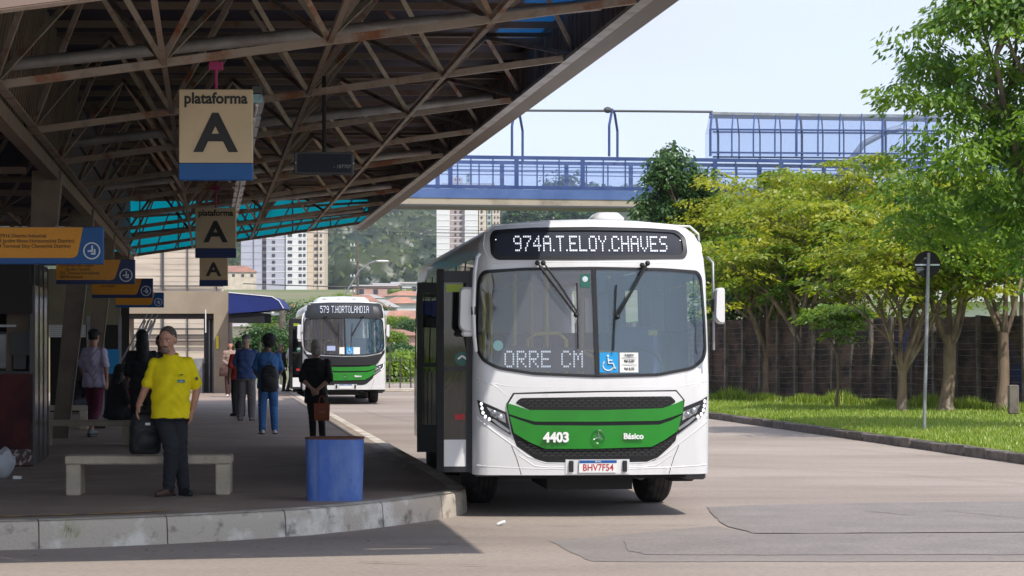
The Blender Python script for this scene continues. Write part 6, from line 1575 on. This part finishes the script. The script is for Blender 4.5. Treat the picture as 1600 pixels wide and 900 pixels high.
# ------------------------------------------------------------------ trees
def tree(x, y, H, spread, leafm, seed, label, fork=.3, lean=(0, 0), leaf=.14, nclump=240, per=60, layered=.35, bare=0.0, crown_c=None, group=None, trunk_r=.16, limbs=4, lpw=.45, hang=.35, cat='tree', zlow=.42, cr=.62, gz=.17, lump=.35):
    r = random.Random(seed); nr = np.random.RandomState(seed)
    R = empty('tree', (x, y, gz), 0, label, cat, group)
    tb = MB(); lb = MB(); tips = []
    base = Vector((0, 0, -.05)); fk = Vector((lean[0] * .3, lean[1] * .3, H * fork))
    pts = [base, base.lerp(fk, .12) + Vector((r.uniform(-.03, .03), 0, 0)), base.lerp(fk, .5) + Vector((r.uniform(-.08, .08), 0, 0)), fk]
    tb.tube(pts, [trunk_r * 1.5, trunk_r * 1.05, trunk_r * .9, trunk_r * .85], 10)
    cc = Vector(crown_c or (lean[0], lean[1], H * (zlow + 1) / 2)); rad_ = Vector((spread, spread * .85, H * (1 - zlow) / 2))
    def nrm_(q): return math.sqrt(((q.x - cc.x) / rad_.x) ** 2 + ((q.y - cc.y) / rad_.y) ** 2 + (max(0, q.z - cc.z) / rad_.z) ** 2)
    def grow_(p, d, L, rad, lev):
        for _ in range(6):
            if nrm_(p + d * L) > .98: L *= .72
        n = 4; P = [p]; q = p; dd = d.copy()
        for i in range(n):
            dd = (dd + Vector((r.uniform(-.28, .28), r.uniform(-.28, .28), r.uniform(-.12, .2))) * (.9 if lev else .6)).normalized(); q = q + dd * L / n; P.append(q)
        rr = [rad * (1 - .5 * i / n) for i in range(n + 1)]
        lb.tube(P, rr, 7 if lev < 2 else 4, caps=False)
        if lev >= 3: tips.append((q, dd)); return
        k = 3 if lev < 2 else 2
        for i in range(k):
            a = r.uniform(0, 6.28); out = Vector((math.cos(a), math.sin(a), r.uniform(-.05, .45)))
            grow_(P[-1 if i == 0 else r.choice([2, 3, 4])], (dd * .8 + out * .8).normalized(), L * r.uniform(.55, .8), rad * .5, lev + 1)
    for i in range(limbs):
        a = 2 * PI * i / limbs + r.uniform(-.4, .4); d = Vector((math.cos(a) * spread * .28 + lean[0] * .1, math.sin(a) * spread * .22 + lean[1] * .1, H * r.uniform(.22, .34)))
        grow_(fk + Vector((0, 0, -r.uniform(0, .25) * fk.z)), d.normalized(), d.length * 1.15, trunk_r * .52, 0)
    tb.build('trunk', M['bark'], R, smooth=60); lb.build('branches', M['bark'], R, smooth=60)
    # leaf sprays at the twig ends and through the crown shell
    pass
    cc = Vector(crown_c or (lean[0], lean[1], H * (zlow + 1) / 2)); rad = Vector((spread, spread * .85, H * (1 - zlow) / 2))
    C = []
    for q, dd in tips: C.append((q.x, q.y, q.z))
    while len(C) < nclump:
        v = Vector((r.gauss(0, 1), r.gauss(0, 1), r.gauss(0, 1))).normalized(); k = r.random() ** .45
        if r.random() < .15: k *= 1.12
        k *= 1 + lump * noise.noise(v * 1.7 + Vector((seed, 0, 0))); p = Vector((v.x * rad.x * k, v.y * rad.y * k, v.z * rad.z * k)) + cc
        nz = noise.noise(Vector((p.x * .75, p.y * .75, p.z * 1.1 + seed))) + .10
        if nz < bare: continue
        C.append((p.x, p.y, p.z))
    C = np.array(C); n = len(C); N = n * per
    size = cr * (.6 + .7 * nr.rand(n))
    ci = np.repeat(np.arange(n), per)
    # each spray: flat layered plate that droops at its rim
    rr = np.sqrt(nr.rand(N)) * size[ci]; a = nr.rand(N) * 6.283
    px_ = np.cos(a) * rr; py_ = np.sin(a) * rr; pz_ = (nr.rand(N) - .5) * size[ci] * layered * 1.6 - hang * rr ** 2 / size[ci]
    tilt = nr.randn(n, 2) * .25; pz_ += px_ * tilt[ci, 0] + py_ * tilt[ci, 1]
    P = C[ci] + np.stack([px_, py_, pz_], 1)
    d = np.stack([np.cos(a) + nr.randn(N) * .5, np.sin(a) + nr.randn(N) * .5, -.25 - hang * nr.rand(N) * 1.5], 1); d /= np.linalg.norm(d, axis=1)[:, None]
    u = nr.randn(N, 3) * .45 + np.array([0, 0, 1.0]); s_ = np.cross(d, u); s_ /= np.linalg.norm(s_, axis=1)[:, None]
    L = leaf * (.6 + .8 * nr.rand(N)); wv = L * lpw * .5
    up = np.cross(s_, d) * (L * .12)[:, None]
    L *= np.where(nr.rand(N) < .25, .6, 1.0)
    V_ = np.stack([P, P + d * (L * .45)[:, None] + s_ * wv[:, None] - up * .5, P + d * L[:, None] - up, P + d * (L * .45)[:, None] - s_ * wv[:, None] - up * .5], 1).reshape(-1, 3)
    ct = np.clip(.5 + .28 * nr.randn(n), 0, 1); tint = np.clip(ct[ci] + nr.randn(N) * .14, 0, 1)
    o = np_mesh('foliage', V_, 4, leafm, R, tint); o['kind'] = 'stuff'
    return R
def tr(px, ybase, H, spread, leafm, seed, label, Y=None, **k):
    Y = Y or 3700 * 1.64 / (ybase - 538)
    return tree((px - 800) * Y / 3700, Y, H, spread, leafm, seed, label, **k)
PL = dict(layered=.14, hang=.16, lpw=.5)
tr(1262, 0, 5.9, 2.6, M['leaf_lime'], 11, 'lime green tree with many bare forked limbs just right of the near bus', Y=66, lean=(-.5, 0), nclump=150, per=110, leaf=.15, cr=.62, limbs=7, trunk_r=.15, zlow=.27, bare=.10, **PL)
tr(1200, 0, 5.2, 2.2, M['leaf_mid'], 12, 'mid green tree with thick dark trunk beside the near bus mirror', Y=67.5, nclump=130, per=110, leaf=.15, cr=.58, trunk_r=.20, limbs=7, fork=.24, zlow=.22, bare=.06, **PL)
tr(1168, 0, 4.0, 1.5, M['leaf_dark'], 13, 'small dark leaved tree at the fence hard against the bus side', Y=71, nclump=80, per=100, leaf=.17)
tr(1308, 0, 2.6, .9, M['leaf_mid'], 14, 'thin young tree with a slender leaning stem between the bigger trunks', Y=60.5, nclump=16, per=70, trunk_r=.04, limbs=3, fork=.5, zlow=.62, leaf=.13, cr=.4, **PL)
tr(1358, 0, 5.6, 2.2, M['leaf_lime'], 15, 'yellow green tree behind the forked tree left of the road sign', Y=65, nclump=130, per=110, leaf=.15, cr=.6, trunk_r=.12, lean=(.2, 0), zlow=.38, bare=.08, **PL)
tr(1410, 0, 5.2, 2.5, M['leaf_lime'], 16, 'forked tree with pale twisting limbs left of the road sign pole', Y=57.5, nclump=140, per=110, leaf=.14, cr=.6, trunk_r=.13, limbs=8, fork=.20, zlow=.38, bare=.10, **PL)
tr(1478, 0, 5.2, 2.0, M['leaf_mid'], 17, 'leaning tree with rough brown trunk right of the road sign pole', Y=57.6, nclump=110, per=110, leaf=.14, cr=.58, trunk_r=.17, lean=(.3, 0), fork=.36, zlow=.46, bare=.08, **PL)
tr(1567, 0, 5.4, 1.8, M['leaf_mid'], 18, 'straight dark trunked tree nearest the right edge of the picture', Y=57.2, nclump=90, per=110, leaf=.14, cr=.55, trunk_r=.15, fork=.36, zlow=.48, bare=.06, **PL)
tr(1052, 0, 8.1, 1.0, M['leaf_dark'], 19, 'dense dark green round tree showing above the near bus roof', Y=78, nclump=170, per=95, cr=.34, bare=-.5, lump=1.1, fork=.5, zlow=.55, layered=1.0, crown_c=(0, 0, 6.2), hang=.6, leaf=.17)
tr(1106, 0, 7.2, .9, M['leaf_dark'], 26, 'lower dark green tree close to the right of the round one above the bus', Y=79, nclump=110, per=95, cr=.34, bare=-.5, lump=1.0, fork=.5, zlow=.5, layered=1.0, crown_c=(0, 0, 5.7), hang=.6, leaf=.17)
tr(1180, 0, 7.3, 2.8, M['leaf_lime'], 20, 'tall yellow green tree behind, under the footbridge cage', Y=76, nclump=170, per=100, leaf=.16, cr=.66, fork=.4, zlow=.45, bare=.06, **PL)
tr(1320, 0, 7.6, 2.8, M['leaf_lime'], 21, 'thin yellowish tree with sparse upper twigs in front of the footbridge', Y=74, nclump=120, per=80, leaf=.15, cr=.55, fork=.4, zlow=.4, limbs=8, bare=.12, **PL)
tr(1470, 0, 6.8, 2.6, M['leaf_lime'], 22, 'loose lime tree behind the fence on the right', Y=72, nclump=130, per=100, leaf=.16, cr=.62, fork=.4, zlow=.5, bare=.06, **PL)
tr(1125, 0, 5.0, 1.6, M['leaf_mid'], 23, 'low bushy tree filling the gap behind the bus mirror', Y=74, nclump=90, per=110, leaf=.17, zlow=.3, **PL)
tr(1590, 0, 6.4, 2.2, M['leaf_lime'], 25, 'pale lime tree far right beyond the fence', Y=70, nclump=100, per=100, leaf=.16, cr=.62, zlow=.5, **PL)
# the big near tree on the right with hanging large leaves
tree(10.1, 45.5, 9.6, 2.9, M['leaf_big'], 24, 'big near tree with large hanging green leaves filling the upper right corner', fork=.42, leaf=.15, nclump=400, per=130, layered=.2, trunk_r=.17, lpw=.42, hang=.55, cr=.62, limbs=8, crown_c=(-.1, 0, 5.95), bare=-.02, zlow=.38)
# trees along the fence beyond the far bus and scrub below the houses
sc = random.Random(5)
for i, (px, Y, yt, sp, lm, lab) in enumerate(((612, 112, 560, 1.1, 'leaf_mid', 'green bush beyond the far bus, right of its mirror'), (641, 118, 556, 1.3, 'leaf_mid', 'green bush between the two buses'), (627, 150, 541, 1.7, 'leaf_dark', 'rounded tree on the slope between the buses'),
        (408, 118, 505, 1.1, 'leaf_dark', 'small green tree left of the far bus, behind the waiting people'), (440, 140, 522, 1.2, 'leaf_dark', 'bushy tree just left of the far bus'), (466, 190, 468, 2.2, 'leaf_dark', 'dark grey green tree above the far bus roof'), (522, 200, 476, 1.6, 'leaf_mid', 'green tree at the tower foot'),
        (545, 330, 462, 3.5, 'leaf_mid', 'tree on the slope left of the pink house'), (655, 128, 548, 1.3, 'leaf_dark', 'bush hidden partly behind the near bus rear'), (380, 150, 532, 1.3, 'leaf_dark', 'small tree under the blue awning'),
        (593, 330, 474, 2.4, 'leaf_dark', 'dark tree between the pink gabled house and the grey roofed one'), (617, 290, 492, 1.9, 'leaf_mid', 'tree left of the low pink ridge roofed house'), (612, 225, 520, 1.7, 'leaf_mid', 'tree just above the right mirror of the far bus'), (648, 250, 500, 2.2, 'leaf_dark', 'tree against the rear of the near bus'),
        (570, 300, 492, 2.0, 'leaf_dark', 'dark tree behind the far bus roof, right part'), (500, 400, 462, 3.0, 'leaf_mid', 'green tree at the right foot of the lavender tower'), (628, 500, 452, 4.5, 'leaf_mid', 'tree on the green field edge'), (540, 420, 458, 4.0, 'leaf_mid', 'wide tree on the green slope behind the utility pole'), (418, 260, 492, 2.0, 'leaf_mid', 'tree between the houses left of the far bus'), (455, 230, 510, 1.8, 'leaf_dark', 'dark tree by the left mirror of the far bus'))):
    p = at(px, 538, Y); gz_ = ground_z(p.x, Y); H = (538 - yt) * Y / 3700 + CAMH - gz_
    tree(p.x, Y, H, sp, M[lm], 40 + i, lab, nclump=60, per=60, leaf=.22, cr=.55, layered=.8, zlow=.05, fork=.2, gz=gz_, trunk_r=.12, group='trees and bushes on the far slope')
# palms-like tree tops seen through the bridge railing
for i, (px, py, Y, rr_, lab) in enumerate(((870, 288, 900, 5, 'small far tree top seen through the bridge railing, left one'), (900, 284, 900, 7, 'larger far tree top seen through the bridge railing, right one'), (814, 290, 900, 4, 'smallest far tree top seen through the bridge railing'))):
    p = at(px, py, Y); tree(p.x, Y, p.z - ground_z(p.x, Y) + 4, rr_, M['leaf_dark'], 70 + i, lab, nclump=50, per=40, leaf=2.0, cr=3, layered=.8, zlow=.4, gz=ground_z(p.x, Y), trunk_r=.5, group='far tree tops beyond the footbridge')
# wooded hill
M['wood'] = mat('wooded_hill', (.050, .085, .022), .95, c2=(.10, .13, .035), scale=.035, lo=.4, hi=.65, c3=(.035, .065, .03), scale3=.012, lo3=.5, hi3=.65, bump=.0, world=True)
def wood():
    r = np.random.RandomState(9)
    bm = bmesh.new(); bmesh.ops.create_icosphere(bm, subdivisions=3, radius=1)
    protos = []
    for q in range(6):
        vs = []
        for v in bm.verts:
            c = v.co; d = 1 + .34 * noise.noise(c * 1.7 + Vector((q * 7, 0, 0))) + .20 * noise.noise(c * 4.3 + Vector((0, q * 5, 0))) + .12 * noise.noise(c * 9 + Vector((0, 0, q * 3)))
            vs.append(c * d)
        protos.append(np.array([tuple(v) for v in vs]))
    F = np.array([[v.index for v in f.verts] for f in bm.faces]); bm.free()
    n = 3400
    V_ = []; I = []; T = []; b = 0; CARD = []; CT_ = []
    M['leafwood'] = leafmat('wood_leaves', (.022, .060, .018), (.17, .21, .045), .25)
    k = 0
    while k < n:
        y = 1000 + 930 * r.rand() ** 1.0; x = (-330 + 560 * r.rand()) * y / 1300
        g = ground_z(x, y); s = 5.5 + 6.5 * r.rand() ** 1.5
        if noise.noise(Vector((x * .006, y * .006, 3))) > .42: continue
        P = protos[r.randint(6)] * np.array([s, s, s * (.75 + .4 * r.rand())]) + np.array([x, y, g + s * .35])
        V_.append(P); I.append(F + b); b += len(P); tt = np.clip(.42 + .34 * r.randn(), 0, 1); T.append(np.full(len(P), tt)); k += 1
        q = P[r.randint(len(P), size=110)] + r.randn(110, 3) * .5; L = s * .16 * (.6 + .8 * r.rand(110, 1)); e1 = r.randn(110, 3); e1 /= np.linalg.norm(e1, axis=1)[:, None]; e2 = r.randn(110, 3); e2 /= np.linalg.norm(e2, axis=1)[:, None]
        CARD.append(np.stack([q - e1 * L, q + e1 * L, q + e2 * L * 1.3], 1).reshape(-1, 3)); CT_.append(np.clip(tt + .12 * r.randn(110), 0, 1))
    V_ = np.concatenate(V_); I = np.concatenate(I); T = np.concatenate(T)
    me = bpy.data.meshes.new('wood'); me.vertices.add(len(V_)); me.vertices.foreach_set('co', V_.astype(np.float32).ravel())
    me.loops.add(I.size); me.loops.foreach_set('vertex_index', I.astype(np.int32).ravel()); me.polygons.add(len(I)); me.polygons.foreach_set('loop_start', np.arange(len(I), dtype=np.int32) * 3)
    me.update(calc_edges=True); a = me.attributes.new('tint', 'FLOAT', 'POINT'); a.data.foreach_set('value', T.astype(np.float32)); me.validate()
    m = leafmat('wood_canopy', (.020, .045, .018), (.10, .125, .035), .1)
    nn = m.node_tree.nodes; ll = m.node_tree.links
    tcx = nn.new('ShaderNodeNewGeometry'); ns = nn.new('ShaderNodeTexNoise'); ns.inputs['Scale'].default_value = .55; ns.inputs['Detail'].default_value = 6; ns.inputs['Roughness'].default_value = .7
    bp = nn.new('ShaderNodeBump'); bp.inputs['Strength'].default_value = 1.0; bp.inputs['Distance'].default_value = 2.5
    ll.new(tcx.outputs['Position'], ns.inputs['Vector']); ll.new(ns.outputs['Fac'], bp.inputs['Height'])
    for q in nn:
        if q.type in ('BSDF_DIFFUSE', 'BSDF_TRANSLUCENT'): ll.new(bp.outputs[0], q.inputs['Normal'])
    o = link_mesh('wooded_hillside', me, m, None, smooth=True)
    cards = np.concatenate(CARD); o2 = np_mesh('wooded_hillside_leaves', cards, 3, M['leafwood'], None, np.concatenate(CT_)); tag(o2, 'leafy outer crowns of the wood covering the hill', 'wood', kind='stuff'); tag(o, 'dense mixed green wood covering the hill behind the town', 'wood', kind='stuff')
wood()
# scrub belt on the slope below the wood and between the houses
def scrub():
    r = np.random.RandomState(4); n = 30000; y = 108 + 60 * r.rand(n) ** 1.3; x = (r.rand(n) * .34 - .17) * y
    keep = np.array([noise.noise(Vector((a * .06, b * .04, 0))) > -.05 for a, b in zip(x, y)]); x, y = x[keep], y[keep]; n = len(x)
    z = np.array([ground_z(a, b) for a, b in zip(x, y)]); h = .35 + .7 * r.rand(n) ** 2; a = r.rand(n) * 6.28
    base = np.stack([x, y, z], 1); sd_ = np.stack([np.cos(a), np.sin(a), np.zeros(n)], 1) * (h * .09)[:, None]; tip = base + np.stack([r.randn(n) * .3 * h, r.randn(n) * .3 * h, h], 1)
    o = np_mesh('scrub', np.stack([base - sd_, base + sd_, tip], 1).reshape(-1, 3), 3, M['leaf_mid'], None, r.rand(n)); tag(o, 'low green scrub and grass on the slope below the houses', 'scrub', kind='stuff')
scrub()
def roadend():
    R = empty('fence', (-14, 92, 0), 0, 'thin pale stake fence at the end of the road beyond the far bus', 'fence'); src = None
    for i in range(46):
        x = i * .42
        if src is None: src = MB().tube([(0, 0, 0), (0, 0, 1.55)], .035, 6).build('stake', M['post'], R)
        else: inst('stake', src, R, (x, sc.uniform(-.05, .05), 0), (sc.uniform(-.04, .04), sc.uniform(-.05, .05), 0), (1, 1, sc.uniform(.7, 1.25)))
    for z in (.5, 1.2): MB().tube([(0, -.04, z), (19, -.04, z)], .012, 5).build('wire', M['grey'], R)
    mb = MB(); mb.cbox(-16, 12, 90.2, 90.45, 0, .14, .02); struct('far_kerb', mb, M['kerb'])
roadend()

# ------------------------------------------------------------------ thin air haze
def haze():
    o = MB().box(-900, 900, -30, 2500, -1.2, 190).build('haze', None); tag(o, 'thin bluish air haze over the town and hill', 'haze', kind='stuff')
    m = bpy.data.materials.new('haze'); m.use_nodes = True; n = m.node_tree.nodes; n.clear()
    out = n.new('ShaderNodeOutputMaterial'); v = n.new('ShaderNodeVolumePrincipled'); v.inputs['Density'].default_value = .00011; v.inputs['Color'].default_value = (.80, .88, 1.0, 1); v.inputs['Anisotropy'].default_value = .2
    m.node_tree.links.new(v.outputs[0], out.inputs['Volume']); o.data.materials.append(m)
haze()
